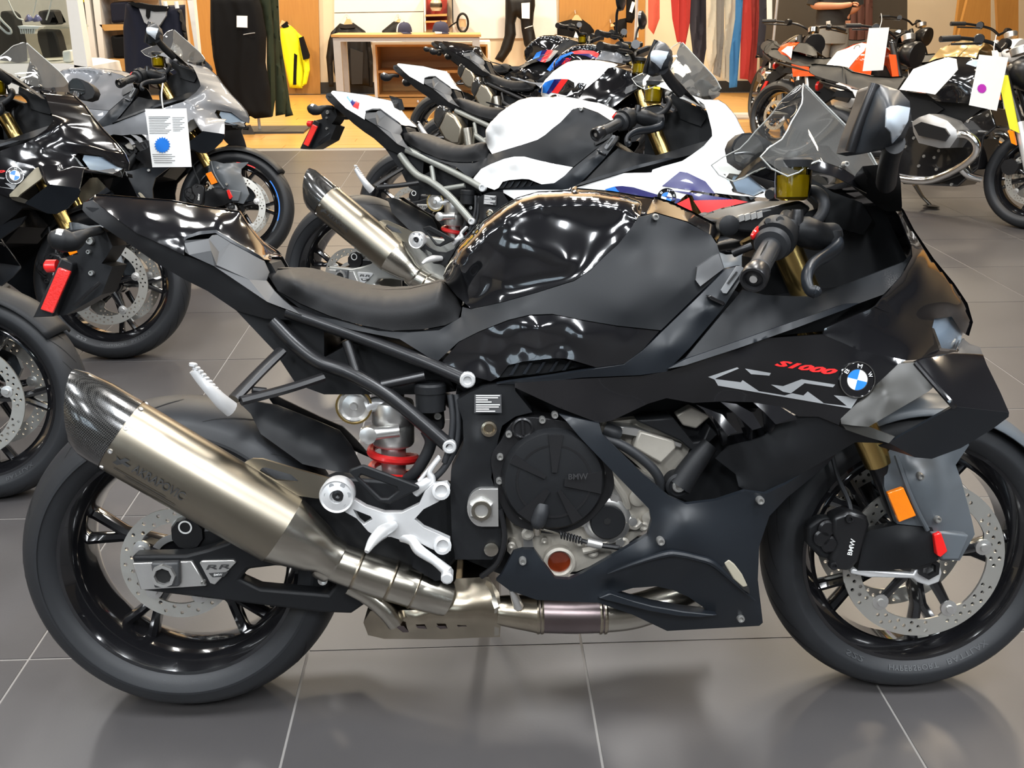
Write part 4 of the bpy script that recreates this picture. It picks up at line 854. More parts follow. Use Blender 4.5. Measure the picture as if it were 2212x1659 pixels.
    if sg > 0:
        tube('kill_switch', redp, mn('545,395,.255 525,430,.262 497,460,.265'), [.006, .008, .005], sgx, 8, flat=.6)
        tube('switch_button', matte, mn('700,340,.27 712,332,.275'), .007, sgx, 10); tube('switch_button', matte, mn('612,350,.265 622,340,.27'), .006, sgx, 10)
        tube('switch_knob', gloveblk, mn('840,250,.25 835,310,.25 825,370,.25'), [.009, .011, .012], sgx, 12)
    mc = tube('master_cylinder', matte, mn('800,400,.24 900,420,.235 1000,450,.22 1120,430,.21'), [.020, .026, .024, .018], BIKE, 12, flat=1.2)
    lev = tube('brake_lever', satin, mn('1110,470,.225 1125,530,.235 1060,590,.26 970,645,.30 920,710,.325 908,780,.34 930,850,.35 972,866,.355'), [.014, .016, .0145, .013, .012, .0105, .0095, .011], BIKE, 12, flat=.75)
    lathe('lever_tip', satin, mn('975,862,.355')[0], d, [(0, -.009), (.007, -.006), (.0095, 0), (.007, .006), (0, .009)], lev, 14)
    lathe('lever_pivot', matte, mn('1090,470,.225')[0] - Vector((0, 0, .012)), (0, 0, 1), [(.016, 0), (.018, .01), (.016, .026), (0, .028)], lev, 14)
    tube('brake_hose', rubber, mn('1120,400,.2 900,390,.2 850,330,.2')[:0] or mn('830,370,.19 950,360,.18 1030,270,.16 1030,170,.14 960,110,.12 880,130,.10'), .010, BIKE, 12)
rs = P(1713, 395, .14)
rv = lathe('fluid_reservoir', fluid, rs - Vector((0, 0, .03)), (0, 0, 1), [(.020, 0), (.029, .004), (.031, .03), (.031, .056), (0, .056)], BIKE, 24)
lathe('reservoir_fluid', mat('brake_fluid', (.42, .36, .02), .15), rs - Vector((0, 0, .027)), (0, 0, 1), [(.018, 0), (.026, .003), (.0275, .04), (0, .04)], rv, 24)
lathe('reservoir_lid', matte, rs + Vector((0, 0, .026)), (0, 0, 1), [(.033, 0), (.033, .012), (.028, .016), (0, .016)], rv, 24)
tube('reservoir_arm', gloveblk, [P(1745, 350, .13), P(1748, 395, .13), P(1745, 425, .12)], .004, BIKE, 8)
box('instrument_panel', gloveblk, (1.13, -.07, .90), (1.15, .07, .97), BIKE, .008)
plate('triple_clamp', gloveblk, N_('340,330 560,250 860,180 950,240 800,400 560,430 380,420'), .13, -.13, BIKE, bev=.006)
for k in range(4): plate('clamp_rib', alu, N_('%d,%d %d,%d %d,%d %d,%d' % (400 + 45 * k, 300 - 8 * k, 440 + 45 * k, 285 - 8 * k, 445 + 45 * k, 330 - 8 * k, 405 + 45 * k, 345 - 8 * k)), .134, .12, BIKE)
lathe('steering_damper', matte, P(1572, 487, .13), SAX, [(.016, -.02), (.018, .01), (.012, .014), (0, .014)], BIKE, 18)
tube('damper_rod', gloveblk, [P(*p) for p in N_('360,580,.15 440,545,.16 500,520,.165')], .007, BIKE, 10)
plate('cockpit_shroud', matte, X('1640,560 1700,470 1800,440 1905,445 1960,560 1950,600 1830,645 1640,655'), .06, -.06, BIKE)
plate('intake_duct', matte, N_('930,10 1100,120 1320,200 1400,330 1330,440 1180,400 1050,350 1000,220 900,120'), .075, .04, BIKE)
# forks, front brake, mudguard
for sg in (1, -1):
    def mx_(txt, c=X): return [Vector((v.x, v.y * sg, v.z)) for v in (P(*p) for p in c(txt))]
    tube('fork_tube', gold, mx_('1692,520,.1 1898,1000,.1'), .0265, BIKE, 24)
    tube('fork_leg', gloveblk, mx_('1895,992,.1 1925,1060,.1 1990,1215,.1'), [.022, .022, .024], BIKE, 20)
    o = skin('fork_cover', greyp if False else mat('slate_plastic', (.075, .085, .095), .36), F_('870,235,.115 1000,250,.125 1110,280,.12 1350,192,.05 1268,312,.075 1300,400,.10 1358,620,.10 1372,690,.10 1290,832,.11 1190,832,.13 1175,825,.135 1150,680,.14 1140,652,.14 950,632,.135 905,500,.13 880,430,.125 880,330,.118'), F_('1070,380,.15 1000,420,.143 1170,610,.15 1050,480,.15 1220,330,.12 1250,600,.125'), BIKE, 8, t=.015, sym=False); o.scale.y = sg
    for x, y, s in F_('1077,375,.151 1170,608,.151'): bolt(x, y, s, .008, parent=o)
    q = plate('fork_reflector', amber, F_('897,465 985,434 1056,590 962,626'), .158, .148, o, bev=.002)
    q = plate('fork_insert', redp, F_('1150,692 1190,680 1226,782 1188,815 1168,805'), .149, .13, o, bev=.002)
    q = plate('fork_step', mat('slate_plastic', (.075, .085, .095), .36), F_('1120,672 1200,675 1345,695 1290,832 1190,832 1160,720'), .142, .12, o, bev=.004)
    o = skin('fork_guard', matte, F_('765,690,.115 800,670,.12 950,638,.135 1140,655,.14 1170,700,.14 1175,830,.135 1050,870,.13 900,885,.12 735,885,.115 760,760,.115'), F_('1000,740,.15'), BIKE, 9, t=.02, sym=False); o.scale.y = sg
    cp = plate('front_caliper', gloveblk, F_('600,600 690,560 790,590 806,640 745,840 695,892 610,880 585,830 632,740 600,680'), .127, .085, BIKE, bev=.008); cp.scale.y = sg
    plate('caliper_half', matte, F_('465,650 530,600 600,600 635,740 590,830 530,815 465,745'), .112, .085, cp, bev=.006)
    for x_, y_ in F_('560,650 575,735 535,700'): lathe('caliper_piston', gloveblk, P(x_, y_, .108), SAX, [(.017, -.01), (.017, .010), (.013, .013), (0, .013)], cp, 18)
    tube('cover_ridge', mat('slate_plastic', (.075, .085, .095), .36), [P(*p) for p in F_('945,260,.128 1000,420,.147 1060,560,.153 1115,665,.147')], .0045, o, 8)
    for x, y in F_('690,605 605,860'): bolt(x, y, .128, .010, gloveblk, cp)
    if sg > 0: lettering('caliper_lettering', lettw, 'BMW', [(1833, 1199, .127), (1846, 1166, .127), (1838, 1162.5, .127), (1827, 1197, .127)][:0] or [(1840, 1200, .127), (1849, 1166, .127), (1838, 1163, .127), (1830, 1198, .127)], cp)
    q = plate('caliper_bracket', aluw, F_('700,880 820,885 1040,905 1060,860 1110,850 1180,850 1195,900 1180,950 1120,972 1060,950 1040,930 800,925 700,905'), .112, .095, BIKE, bev=.003); q.scale.y = sg
    lathe('front_axle', gloveblk, Vector((P(2003, 1225, .11).x, -.112 * sg, P(2003, 1225, .11).z)), (0, -sg, 0), [(.022, -.01), (.022, .008), (.014, .008), (.013, 0), (0, 0)], BIKE, 6, smooth=20)
    tube('brake_hose', rubber, mx_('1798,985,.08 1810,1030,.09 1832,1080,.10 1838,1105,.11'), .0045, BIKE, 8)
vs = []; fs = []; na, ns = 26, 9                       # front mudguard hugging the tyre
for i in range(na):
    a = R(35 + 108 * i / (na - 1)); rr = FR + .018
    for j in range(ns):
        q = -1 + 2 * j / (ns - 1); s = .072 * q; r2 = rr - .028 * abs(q) ** 2.2; vs.append((WBASE + r2 * math.cos(a), -s, FR + r2 * math.sin(a)))
for i in range(na - 1):
    for j in range(ns - 1): fs.append([i * ns + j, i * ns + j + 1, (i + 1) * ns + j + 1, (i + 1) * ns + j])
mg = from_faces('front_mudguard', vs, fs, mat('slate_plastic', (.075, .085, .095), .36), BIKE, 40)
sl = mg.modifiers.new('thick', 'SOLIDIFY'); sl.thickness = .003
tube('side_stand', gloveblk, [Vector((.62, .14, .26)), Vector((.60, .19, .12)), Vector((.57, .255, -.045))], [.014, .012, .010], BIKE, 10)
# ---------------------------------------------------------------- the other sport motorcycles: same model, other paint and place
def to_px(q, fr):                                # bike point -> side-view tracing coordinates of the prototype
    o, F, S, U = fr; w_ = o + q[0] * F - q[1] * S + q[2] * U
    p, y = R(PITCH), R(YAW)
    f = np.array([math.sin(y) * math.cos(p), math.cos(y) * math.cos(p), -math.sin(p)]); r = np.array([math.cos(y), -math.sin(y), 0]); u = np.cross(r, f)
    d = w_ - np.array([0, 0, CAMH]); return 1106 + FPX * (d @ r) / (d @ f), 829.5 - FPX * (d @ u) / (d @ f)
def on_panel(fr, px, py, f, s=.2, lift=.003, sh=Vector((0, 0, 0))):    # where a traced mark of another bike lies on the shared panel shape
    for _ in range(12):
        q = P(px, py, s, fr) - sh; s = .5 * s + .5 * min(.26, max(.0, float(f([to_px(q, MAIN)])[0])))
    return P(px, py, s + lift, fr)
def mark(name, m, poly, parent, fr, f, s=.2, lift=.003, step=6, sh=Vector((0, 0, 0))):
    pl = dens([(p[0], p[1], 0) for p in poly], step); x0, y0 = pl[:, 0].min(), pl[:, 1].min(); ex = []
    for i in range(int((pl[:, 0].max() - x0) / step) + 1):
        for j in range(int((pl[:, 1].max() - y0) / step) + 1):
            x, y = x0 + (i + .5) * step, y0 + (j + .5) * step
            if inside([tuple(p[:2]) for p in pl], x, y): ex.append((x, y))
    v, tr = tri2d([[tuple(p[:2]) for p in pl]], ex)
    return from_faces(name, [on_panel(fr, a[0], a[1], f, s, lift, sh) for a in v], tr, m, parent, 40, fix=False)
def bike(label, pose, paint, skip=(), name='sport_motorcycle', group=None):
    c = copy_tree(BIKE, None, paint, skip); c.name = name; fr = frame(*pose); c.matrix_world = frame_matrix(fr); c['label'] = label
    if group: c['group'] = group
    return c, fr
NOMARK = ('side_stripe', 'model_lettering')
wp = {k: whitep for k in ('tank', 'tank_cover', 'airbox_cover', 'tail_cowl', 'duct_cover', 'side_fairing', 'nose_cowl', 'headlight_cowl', 'screen_surround', 'winglet_blade')}
wp.update({'subframe_tube': framegr, 'frame_strut': framegr, 'swingarm': silversw, 'swingarm_bridge': silversw, 'footrest_hanger': gloveblk, 'hanger_boss': aluw, 'rider_peg': aluw, 'brake_pedal': gloveblk, 'hanger_socket': gloveblk, 'badge': aluw, 'knee_insert': matte, 'winglet_strut': gloss})
WHITE, FW = bike('white sport motorcycle with blue and red stripes parked behind the black one', (-0.4652, 3.5307, -20.9, 10.2), wp, NOMARK + ('winglet_strut', 'winglet_floor', 'winglet_blade', 'winglet_keel', 'winglet_edge', 'winglet_tip', 'louvre', 'louvre_face', 'louvre_strut'))
V_ = crop(1100, 240, .2532)
fsd = SF['side_fairing']
for m, txt in ((bluep, '812,668 900,643 940,690 880,690'), (navyp, '900,643 960,638 1060,650 1250,708 1470,752 1430,788 1250,755 1000,700 930,690'), (navyp, '1303,640 1455,514 1520,525 1675,600 1758,705'), (navyp, '1340,668 1600,700 1800,735 1930,755 1580,762 1560,720'), (redd, '1430,790 1535,738 1560,850 1480,830'), (redd, '1570,762 1930,752 2035,775 1800,830 1650,882')):
    mark('side_stripe', m, V_(txt), WHITE, FW, fsd, .23)
for m, txt in ((bluep, '748,209 753,207 762,213 757,221'), (navyp, '757,221 762,213 771,217 768,226 762,230'), (redd, '762,230 770,218 777,222 774,236')):
    mark('tail_stripe', m, X(txt), WHITE, FW, SF['tail_cowl'], .09)
mark('tail_insert', matte, X('840,206 868,214 874,236 866,239 852,232'), WHITE, FW, SF['tail_cowl'], .03)
gp = {gloss: greymet, 'knee_panel': mat('graphite_satin', (.10, .10, .105), .45), 'tail_side': greymet, 'rear_wheel': rimm, 'front_wheel': rimm, 'hub': rimm, 'spoke': rimm, 'side_emblem': gloss, 'front_mudguard': matte}
GREY, FG = bike('graphite grey sport motorcycle with a hanging price sheet, left of the white one', (-2.6806, 4.8467, 2.9, 14.2), gp, NOMARK)
BLK7, FB7 = bike('black sport motorcycle with clear windscreen, nose just behind the foreground tail', (-2.85, 3.52, -.36, 14.5), {'front_mudguard': matte, 'winglet_strut': mat('brass_grey_winglet', (.22, .20, .15), .4)}, ())
BLK8, FB8 = bike('black sport motorcycle at the left edge, only its front end in view', (-2.83, 2.40, 0, 11.7), {'front_mudguard': matte}, ())
# rim stripe of the grey bike: coloured arcs of the front wheel
fwg = [c for c in GREY.children if c.name.startswith('front_wheel')][0]
for m, a0, a1 in ((bluep, -20, 35), (redd, 60, 85)):
    vs = []; fs = []
    for i in range(17):
        a = R(a0 + (a1 - a0) * i / 16)
        for r_ in (.2235, .2295): vs.append((WBASE + r_ * math.cos(a), -.0475, FR + r_ * math.sin(a)))
        if i: fs.append([2 * i - 2, 2 * i - 1, 2 * i + 1, 2 * i])
    from_faces('rim_stripe', vs, fs, m, fwg, 0, fix=False)

# ---------------------------------------------------------------- roadsters behind the white bike
RSKIP = NOMARK + ('nose_cowl', 'headlight_cowl', 'side_fairing', 'windscreen', 'screen_surround', 'mirror_housing', 'mirror_foot', 'mirror_stalk', 'winglet_strut', 'winglet_floor', 'winglet_blade', 'winglet_keel', 'winglet_edge', 'winglet_tip', 'headlight', 'headlight_lens', 'headlight_trim', 'nose_intake', 'inner_side_panel', 'panel_edge', 'louvre', 'louvre_strut', 'louvre_face', 'side_emblem', 'handlebar_grip', 'switch_housing', 'master_cylinder', 'brake_lever', 'clip_on_bar', 'cockpit_shroud', 'intake_duct', 'tail_lettering', 'silencer', 'instrument_panel', 'lower_fairing', 'fairing_ridge', 'fairing_lip', 'fairing_vent', 'vent_shadow', 'plate_carrier', 'rear_reflector', 'plate_holder', 'plate_brace')
TSH = Vector((.13, 0, .05))
def roadster(label, pose, paint, mirror_up, tail=0.):
    c, fr = bike(label, pose, paint, RSKIP, 'roadster_motorcycle')
    for o in c.children:
        b = o.name.split('.')[0]
        if b in ('tank', 'tank_cover', 'airbox_cover', 'knee_panel', 'knee_insert'): o.location = TSH
        if b in ('tail_cowl', 'tail_side', 'seat_side_pad', 'cowl_edge', 'tail_core', 'rear_indicator'): o.location = (0, 0, tail)
    n0 = set(c.children)
    for sg in (1, -1):
        g = tube('handlebar', gloveblk, [Vector((.93, 0, 1.0)), Vector((.95, -.10 * sg, 1.03)), Vector((.93, -.22 * sg, 1.10)), Vector((.86, -.40 * sg, 1.09))], .012, c, 12)
        tube('handlebar_grip', rubber, [Vector((.885, -.30 * sg, 1.095)), Vector((.86, -.40 * sg, 1.09))], .017, g, 14)
        tube('bar_end', gloveblk, [Vector((.86, -.40 * sg, 1.09)), Vector((.852, -.43 * sg, 1.088))], .019, g, 14)
        tube('switch_pod', matte, [Vector((.92, -.25 * sg, 1.10)), Vector((.90, -.29 * sg, 1.105))], [.026, .024], g, 12)
        tube('lever', gloveblk, [Vector((.95, -.24 * sg, 1.09)), Vector((.96, -.33 * sg, 1.08)), Vector((.93, -.42 * sg, 1.075))], .007, g, 8)
        tube('master_cylinder', gloveblk, [Vector((.95, -.20 * sg, 1.11)), Vector((.97, -.26 * sg, 1.12))], [.016, .02], g, 10)
        if mirror_up:
            tube('mirror_stalk', gloveblk, [Vector((.93, -.27 * sg, 1.11)), Vector((.93, -.31 * sg, 1.20)), Vector((.94, -.33 * sg, 1.24))], .008, c, 10)
            lathe('mirror_housing', gloveblk, Vector((.95, -.34 * sg, 1.28)), (1, 0, .1), [(.0, .03), (.03, .026), (.055, .010), (.058, -.008), (.055, -.010), (0, -.008)], c, 20, sq=1.5)
    tube('fork_tube', gold, [Vector((.98, -.1, .98)), Vector((1.22, -.1, .62))], .026, c, 16)
    lathe('headlamp', gloveblk, Vector((1.10, 0, .86)), (1, 0, -.2), [(.06, -.06), (.11, -.02), (.12, .05), (.10, .075), (0, .08)], c, 20, sq=1.4)
    lathe('instrument', gloveblk, Vector((1.03, 0, 1.04)), (-.5, 0, 1), [(.07, -.02), (.08, 0), (.07, .012), (0, .012)], c, 8, smooth=20)
    for o in set(c.children) - n0: o.location = (.16, 0, -.02)
    g = [[(v.x, v.z) for v in (P(p[0], p[1], .21, frame(-0.3033, 4.7667, -21, 10.2)) for p in X(t_))] for t_ in ('947,279 966,240 985,252 1000,276 995,312 975,312 960,303', '947,279 966,240 962,230 948,226 938,240 936,262')]
    sl_ = plate('short_silencer', titan, g[0], .22, .12, c, raw=True, bev=.012)
    plate('silencer_cap', carb, g[1], .218, .122, sl_, raw=True, bev=.012)
    tube('link_pipe', steelp, [Vector((g[0][3][0], -.17, g[0][3][1])), Vector((.42, -.15, .30)), Vector((.55, -.13, .22))], .035, c, 16)
    return c, fr
J_ = crop(1080, 0, .1929)
RD1, F1 = roadster('roadster with white tail and large M on its white tank, behind the white bike', (-0.3033, 4.7667, -21, 10.2), {'tail_cowl': whitep, 'tank': whitep, 'tank_cover': gloss, 'airbox_cover': gloss, 'knee_panel': gloss, 'subframe_tube': framegr, 'frame_strut': framegr}, False, .02)
RD2, F2 = roadster('black roadster with blue and red tank stripes, behind the one marked M', (-0.12, 6.2754, -21, 10.2), {'tank_cover': gloss, 'knee_panel': greymet}, True, .06)
RD3, F3 = roadster('black roadster farthest back of the row, nearest the wall with hanging leathers', (-0.22, 7.75, -21, 10.2), {}, False)

ftk = SF['tank']
for m, txt in ((bluep, '425,1030 500,925 560,900 610,888 520,1045'), (navyp, '520,1045 610,888 690,885 575,1035 540,1055'), (redd, '575,1035 690,885 765,888 650,1048'), (gloss, '650,1048 765,888 830,925 835,985 880,925 970,940 920,1040 870,1080 890,1000 830,1080 800,1005 745,1070')):
    mark('tank_stripe', m, J_(txt), RD1, F1, ftk, .12, step=4, sh=TSH)
for m, txt in ((bluep, '525,780 620,660 690,620 800,580 830,590 700,650 620,740 560,800'), (navyp, '560,800 640,700 720,650 800,640 760,700 660,730'), (redd, '680,725 740,650 800,650 760,710'), (redd, '800,580 900,560 1050,570 1110,600 1090,650 1000,600 830,605'), (navyp, '830,605 1000,600 1090,650 1060,670 960,625')):
    mark('tank_stripe', m, J_(txt), RD2, F2, ftk, .1, step=4, sh=TSH)
for m, txt in ((bluep, '360,670 410,590 470,565 440,640 400,665'), (navyp, '400,665 440,640 470,565 530,558 450,690'), (redd, '450,690 530,558 600,560 505,700'), (silverd, '505,700 600,560 655,570 560,680')):
    mark('tank_stripe', m, J_(txt), RD3, F3, ftk, .1, step=4, sh=TSH)
# ---------------------------------------------------------------- boxer roadsters on the right, traced from the nearer one
FR9 = frame(2.505, 6.6, -50, 5)
REF = FR9
U_ = crop(1640, 0, .14467); J_ = crop(1892, 0, .14467)
NINE = empty('boxer_motorcycle', 'black boxer motorcycle with white tank panel and chrome header pipe, at right', 'motorcycle', mw=frame_matrix(FR9))
axf = P(2230, 400, 0).x
AXF = max(1.40, min(1.56, axf))
spk = mat('light_spoked_rim', (.55, .53, .48), .3, metal=.7)
nrw = wheel('rear_wheel', 0, .312, .312, .088, .066, 0, NINE, [(.06, .13, .10)], [], .2)
nfw = wheel('front_wheel', AXF, .305, .305, .062, .046, 0, NINE, [(.072, .155, .12), (-.072, .155, .12)], [], .9)
skin('seat', seatgrey, U_('745,1030,.06 790,960,.0 860,952,0 1180,982,0 1290,1000,0 1400,1068,0 1700,1130,0 1950,1150,0 2150,1138,0 2165,1175,.04 2065,1330,.12 1880,1345,.13 1700,1330,.13 1500,1318,.13 1300,1260,.13 1000,1180,.12 840,1130,.10 760,1085,.08'), U_('900,1010,.08 1200,1060,.10 1500,1170,.10 1900,1220,.10'), NINE, 6, t=.02)
tube('seat_seam', matte, [P(*p) for p in U_('1250,1000,.02 1270,1060,.08 1290,1150,.12 1300,1250,.133')], .004, NINE, 6)
tk = skin('tank', gloss, J_('350,1338,.15 560,1030,.06 700,960,0 900,880,0 1080,845,0 1400,855,0 1560,880,0 1570,1000,.07 1500,1100,.12 1440,1300,.14 1400,1550,.15 900,1510,.17 740,1385,.17'), J_('700,1150,.15 1000,1050,.14 1100,930,.09 1000,1300,.175 1300,1050,.13 1300,1300,.16'), NINE, 6)[0]
skin('tank_panel', whitep, J_('350,1338,.15 560,1030,.065 850,922,.07 1080,852,.04 1200,880,.06 1222,1040,.125 1080,1200,.16 885,1412,.175 740,1385,.172'), (), NINE, 6, off=.006, fn=SF['tank'])
lathe('tank_emblem', mat('emblem_enamel', (.35, .45, .6), .2, coat=1.), P(*J_('1430,970,.07')[0]), (0, -.8, .6), [(.035, -.004), (.035, .003), (0, .004)], NINE, 24)
plate('frame_cover', matte, S_('880,330 1000,300 1260,200 1500,230 1800,160 1900,330 1700,480 1330,440 1200,560 1050,600 900,450'), .09, -.09, NINE)
eng = plate('engine_block', gloss, S_('1050,520 1200,430 1330,420 1700,470 1800,400 1950,330 2000,480 1900,560 1860,800 1700,940 1280,920 1100,760'), .13, -.13, NINE, bev=.01)
for x, y in S_('1298,632 1400,780 1520,715 1536,806 1652,922 1440,705 1362,565 1930,390 1555,662 1780,435'): bolt(x, y, .133, .012, parent=eng)
for sg in (1, -1):
    c = skin('cylinder_head', mat('grey_cylinder', (.30, .30, .30), .4, metal=.6), S_('1350,440,.30 1400,405,.31 1480,378,.31 1620,430,.32 1690,500,.32 1697,560,.32 1640,640,.32 1560,642,.32 1400,602,.31 1360,520,.30'), S_('1500,450,.345 1560,560,.36'), NINE, 7, t=.20, sym=False, close=True); c.scale.y = sg
    k = skin('cylinder_cover', gloveblk, S_('1360,470,.335 1420,440,.343 1600,490,.352 1635,540,.352 1600,590,.35 1400,545,.34'), (), c, 9, t=.02, sym=False, off=.008)
    def m9(txt, cc=S_): return [Vector((v.x, v.y * sg, v.z)) for v in (P(*p) for p in cc(txt))]
    tube('header_pipe', chrome, m9('1690,535,.27 1780,545,.27 1845,610,.26 1830,700,.24 1700,800,.20 1520,880,.17 1380,890,.16 1200,860,.15 1050,790,.15'), .024, NINE, 16)
tube('crossover_pipe', chrome, [P(*p) for p in S_('1720,790,.19 1780,850,.15 1880,880,.10')], .022, NINE, 14)
tube('guard_pipe', chrome, [P(*p) for p in S_('1950,605,-.1 2040,640,-.16 2060,720,-.18 2000,790,-.16 1870,830,-.12')], .020, NINE, 14)
tube('silencer', chrome, [Vector((.62, .16, .30)), Vector((.35, .20, .31)), Vector((.1, .22, .33)), Vector((-.08, .22, .35))], [.026, .05, .058, .05], NINE, 20)
plate('frame_tube', matte, [(.25, .45), (.75, .62), (.80, .66), (.72, .70), (.30, .75), (.05, .72), (.02, .68), (.28, .68), (.60, .62), (.24, .50)], .11, .09, NINE, raw=True)
tube('swing_arm', gloveblk, [Vector((.55, -.09, .36)), Vector((.25, -.12, .33)), Vector((0, -.10, .312))], .032, NINE, 12)
tube('rear_loop', gloveblk, [Vector((.40, -.12, .70)), Vector((.1, -.11, .74)), Vector((-.10, -.06, .77)), Vector((-.12, 0, .775))], .012, NINE, 10)
tube('shock_absorber', aluw, [Vector((.38, -.07, .40)), Vector((.28, -.08, .68))], .022, NINE, 12)
plate('plate_holder', matte, [(-.10, .74), (.02, .70), (-.10, .62), (-.24, .46), (-.30, .50), (-.20, .66)], .02, -.02, NINE, raw=True)
plate('rear_reflector', redp, [(-.25, .50), (-.22, .50), (-.18, .60), (-.21, .60)], .035, .02, NINE, raw=True)
lathe('tail_light', redp, Vector((-.14, 0, .74)), (-1, 0, 0), [(.035, 0), (.035, .02), (.02, .03), (0, .03)], NINE, 18)
for sg in (1, -1):
    tube('rear_indicator', matte, [Vector((-.12, -.03 * sg, .70)), Vector((-.13, -.10 * sg, .70)), Vector((-.14, -.13 * sg, .70))], [.006, .008, .02], NINE, 10)
    tube('fork_leg', gloveblk, [Vector((AXF - .33, -.1 * sg, .96)), Vector((AXF - .12, -.1 * sg, .58))], .026, NINE, 14)
    tube('fork_lower', aluw, [Vector((AXF - .14, -.1 * sg, .62)), Vector((AXF, -.1 * sg, .305))], .028, NINE, 14)
    hb = tube('handlebar', gloveblk, [Vector((AXF - .38, 0, 1.02)), Vector((AXF - .40, -.12 * sg, 1.06)), Vector((AXF - .50, -.30 * sg, 1.07)), Vector((AXF - .57, -.42 * sg, 1.055))], .011, NINE, 12)
    tube('handlebar_grip', rubber, [Vector((AXF - .51, -.31 * sg, 1.07)), Vector((AXF - .57, -.42 * sg, 1.055))], .018, hb, 14)
    tube('lever', gloveblk, [Vector((AXF - .42, -.20 * sg, 1.05)), Vector((AXF - .44, -.32 * sg, 1.04)), Vector((AXF - .50, -.42 * sg, 1.03))], .007, hb, 8)
    lathe('control_pod', gloveblk, Vector((AXF - .44, -.2 * sg, 1.07)), (.5, -sg, 0), [(.03, -.02), (.034, .01), (.028, .03), (0, .03)], hb, 12)
    lathe('brake_caliper', gloveblk, Vector((AXF - .13, -.09 * sg, .36)), SAX, [(.05, -.02), (.05, .03), (0, .03)], NINE, 8, smooth=20)
lathe('headlamp', gloveblk, Vector((AXF - .20, 0, .90)), (1, 0, -.1), [(.05, -.10), (.09, -.05), (.105, .03), (.10, .05), (0, .055)], NINE, 28)
lathe('instrument', alu, Vector((AXF - .27, 0, 1.03)), (-.4, 0, 1), [(.05, -.03), (.055, .01), (.048, .016), (0, .014)], NINE, 24)
vs = []; fs = []; na, ns = 18, 7
for i in range(na):
    a = R(40 + 90 * i / (na - 1))
    for j in range(ns):
        q = -1 + 2 * j / (ns - 1); r2 = .325 - .03 * abs(q) ** 2; vs.append((AXF + r2 * math.cos(a), -.072 * q, .305 + r2 * math.sin(a)))
for i in range(na - 1):
    for j in range(ns - 1): fs.append([i * ns + j, i * ns + j + 1, (i + 1) * ns + j + 1, (i + 1) * ns + j])
m_ = from_faces('front_mudguard', vs, fs, matte, NINE, 40); sl = m_.modifiers.new('thick', 'SOLIDIFY'); sl.thickness = .003
sst = tube('side_stand', steelp, [P(*p) for p in S_('1370,920,-.05 1410,990,-.10 1440,1030,-.13 1490,1080,-.16')], [.016, .013, .011, .010], NINE, 10)
lathe('stand_foot', gloveblk, P(*S_('1495,1092,-.16')[0]), (0, 0, 1), [(.05, 0), (.055, .006), (.02, .012), (0, .012)], sst, 18)
gl = [P(*p) for p in S_('900,215,.15 940,225,.155')]
for k, txt in enumerate(('850,170,.14 900,205,.15 990,240,.155', '900,205,.15 960,285,.16', '880,195,.15 1000,215,.155', '900,210,.15 930,275,.155')):
    tube('zip_tie', lettw, [P(*p) for p in S_(txt)], .006, NINE, 6)
plate('fork_shroud', mat('lime_fork_guard', (.62, .62, .03), .4), [(AXF - .17, .58), (AXF - .11, .56), (AXF - .25, .88), (AXF - .31, .88)], .145, .135, NINE, raw=True)
plate('fork_reflector', amber, [(AXF - .14, .50), (AXF - .11, .49), (AXF - .145, .57), (AXF - .175, .57)], .15, .13, NINE, raw=True)
orange = mat('orange_red_paint', (.75, .075, .012), .2, coat=1.)
def nine(label, pose, paint, skip=()):
    c = copy_tree(NINE, None, paint, skip); fr = frame(*pose); c.matrix_world = frame_matrix(fr); c['label'] = label
    return c, fr
OR, FO = nine('orange and white boxer motorcycle with a blank price sheet, behind the black boxer', (2.80, 8.70, -58, 8), {'tank': orange, 'tank_panel': whitep, 'front_mudguard': orange, 'rear_wheel': rimm, 'fork_shroud': orange, 'cylinder_head': alu}, ('zip_tie', 'seat_seam'))
# single-seat tail hump and orange side panel of that motorcycle
REF = FO
skin('tail_hump', orange, U_('280,750,.05 330,680,.02 430,635,0 600,628,0 520,700,.08 480,800,.10 470,910,.11 380,860,.09'), (), OR, 7)
skin('tail_plate', whitep, U_('330,760,.075 420,690,.06 500,690,.085 475,870,.113 400,800,.10'), (), OR, 7, off=.006)
skin('seat_pad', seatgrey, U_('490,760,.10 520,690,.06 600,635,0 700,640,0 800,700,0 850,760,0 862,830,.06 800,835,.10 600,780,.11'), (), OR, 7)
skin('side_panel', orange, U_('480,955,.12 740,1000,.13 745,1085,.13 830,1135,.13 505,1145,.12'), (), OR, 8)
lathe('number_emblem', mat('emblem_grey', (.15, .17, .2), .3), P(*U_('1460,720,.10')[0]), (0, -.9, .3), [(.022, 0), (.030, 0), (.030, .004), (.022, .004)], OR, 24, closed=True)
REF = FR9
gm = mat('bronze_gold_paint', (.34, .24, .10), .3, metal=.4, coat=1.)
DK, FD = nine('dark boxer motorcycle that the person in black grips, behind the orange one', (AT(*U_('1100,300')[0], 11.3).x + 4.15 - AT(*U_('1100,300')[0], 10.4).x, 12.2, -55, 8), {'tank_panel': gloss, 'tank': gloss, 'cylinder_head': chrome, 'fork_shroud': gloveblk}, ('zip_tie',))
GD, FGD = nine('bronze boxer motorcycle with headlamp shell whitened for glare, farthest at right behind the black boxer', (3.98, 9.25, -62, 8), {'tank_panel': gm, 'tank': gm, 'headlamp': whitep, 'fork_leg': aluw, 'fork_shroud': whitep}, ('zip_tie',))  # white headlamp and fork shroud stand in for a sunlit glare
BK, FBK = nine('black boxer motorcycle facing the camera, between the shirts and the person', (3.2, 10.55, -90, 6), {'tank_panel': gloss, 'tank': gloss, 'cylinder_head': chrome, 'fork_shroud': gloveblk, 'fork_lower': chrome, 'instrument': chrome}, ('zip_tie',))
REF = MAIN
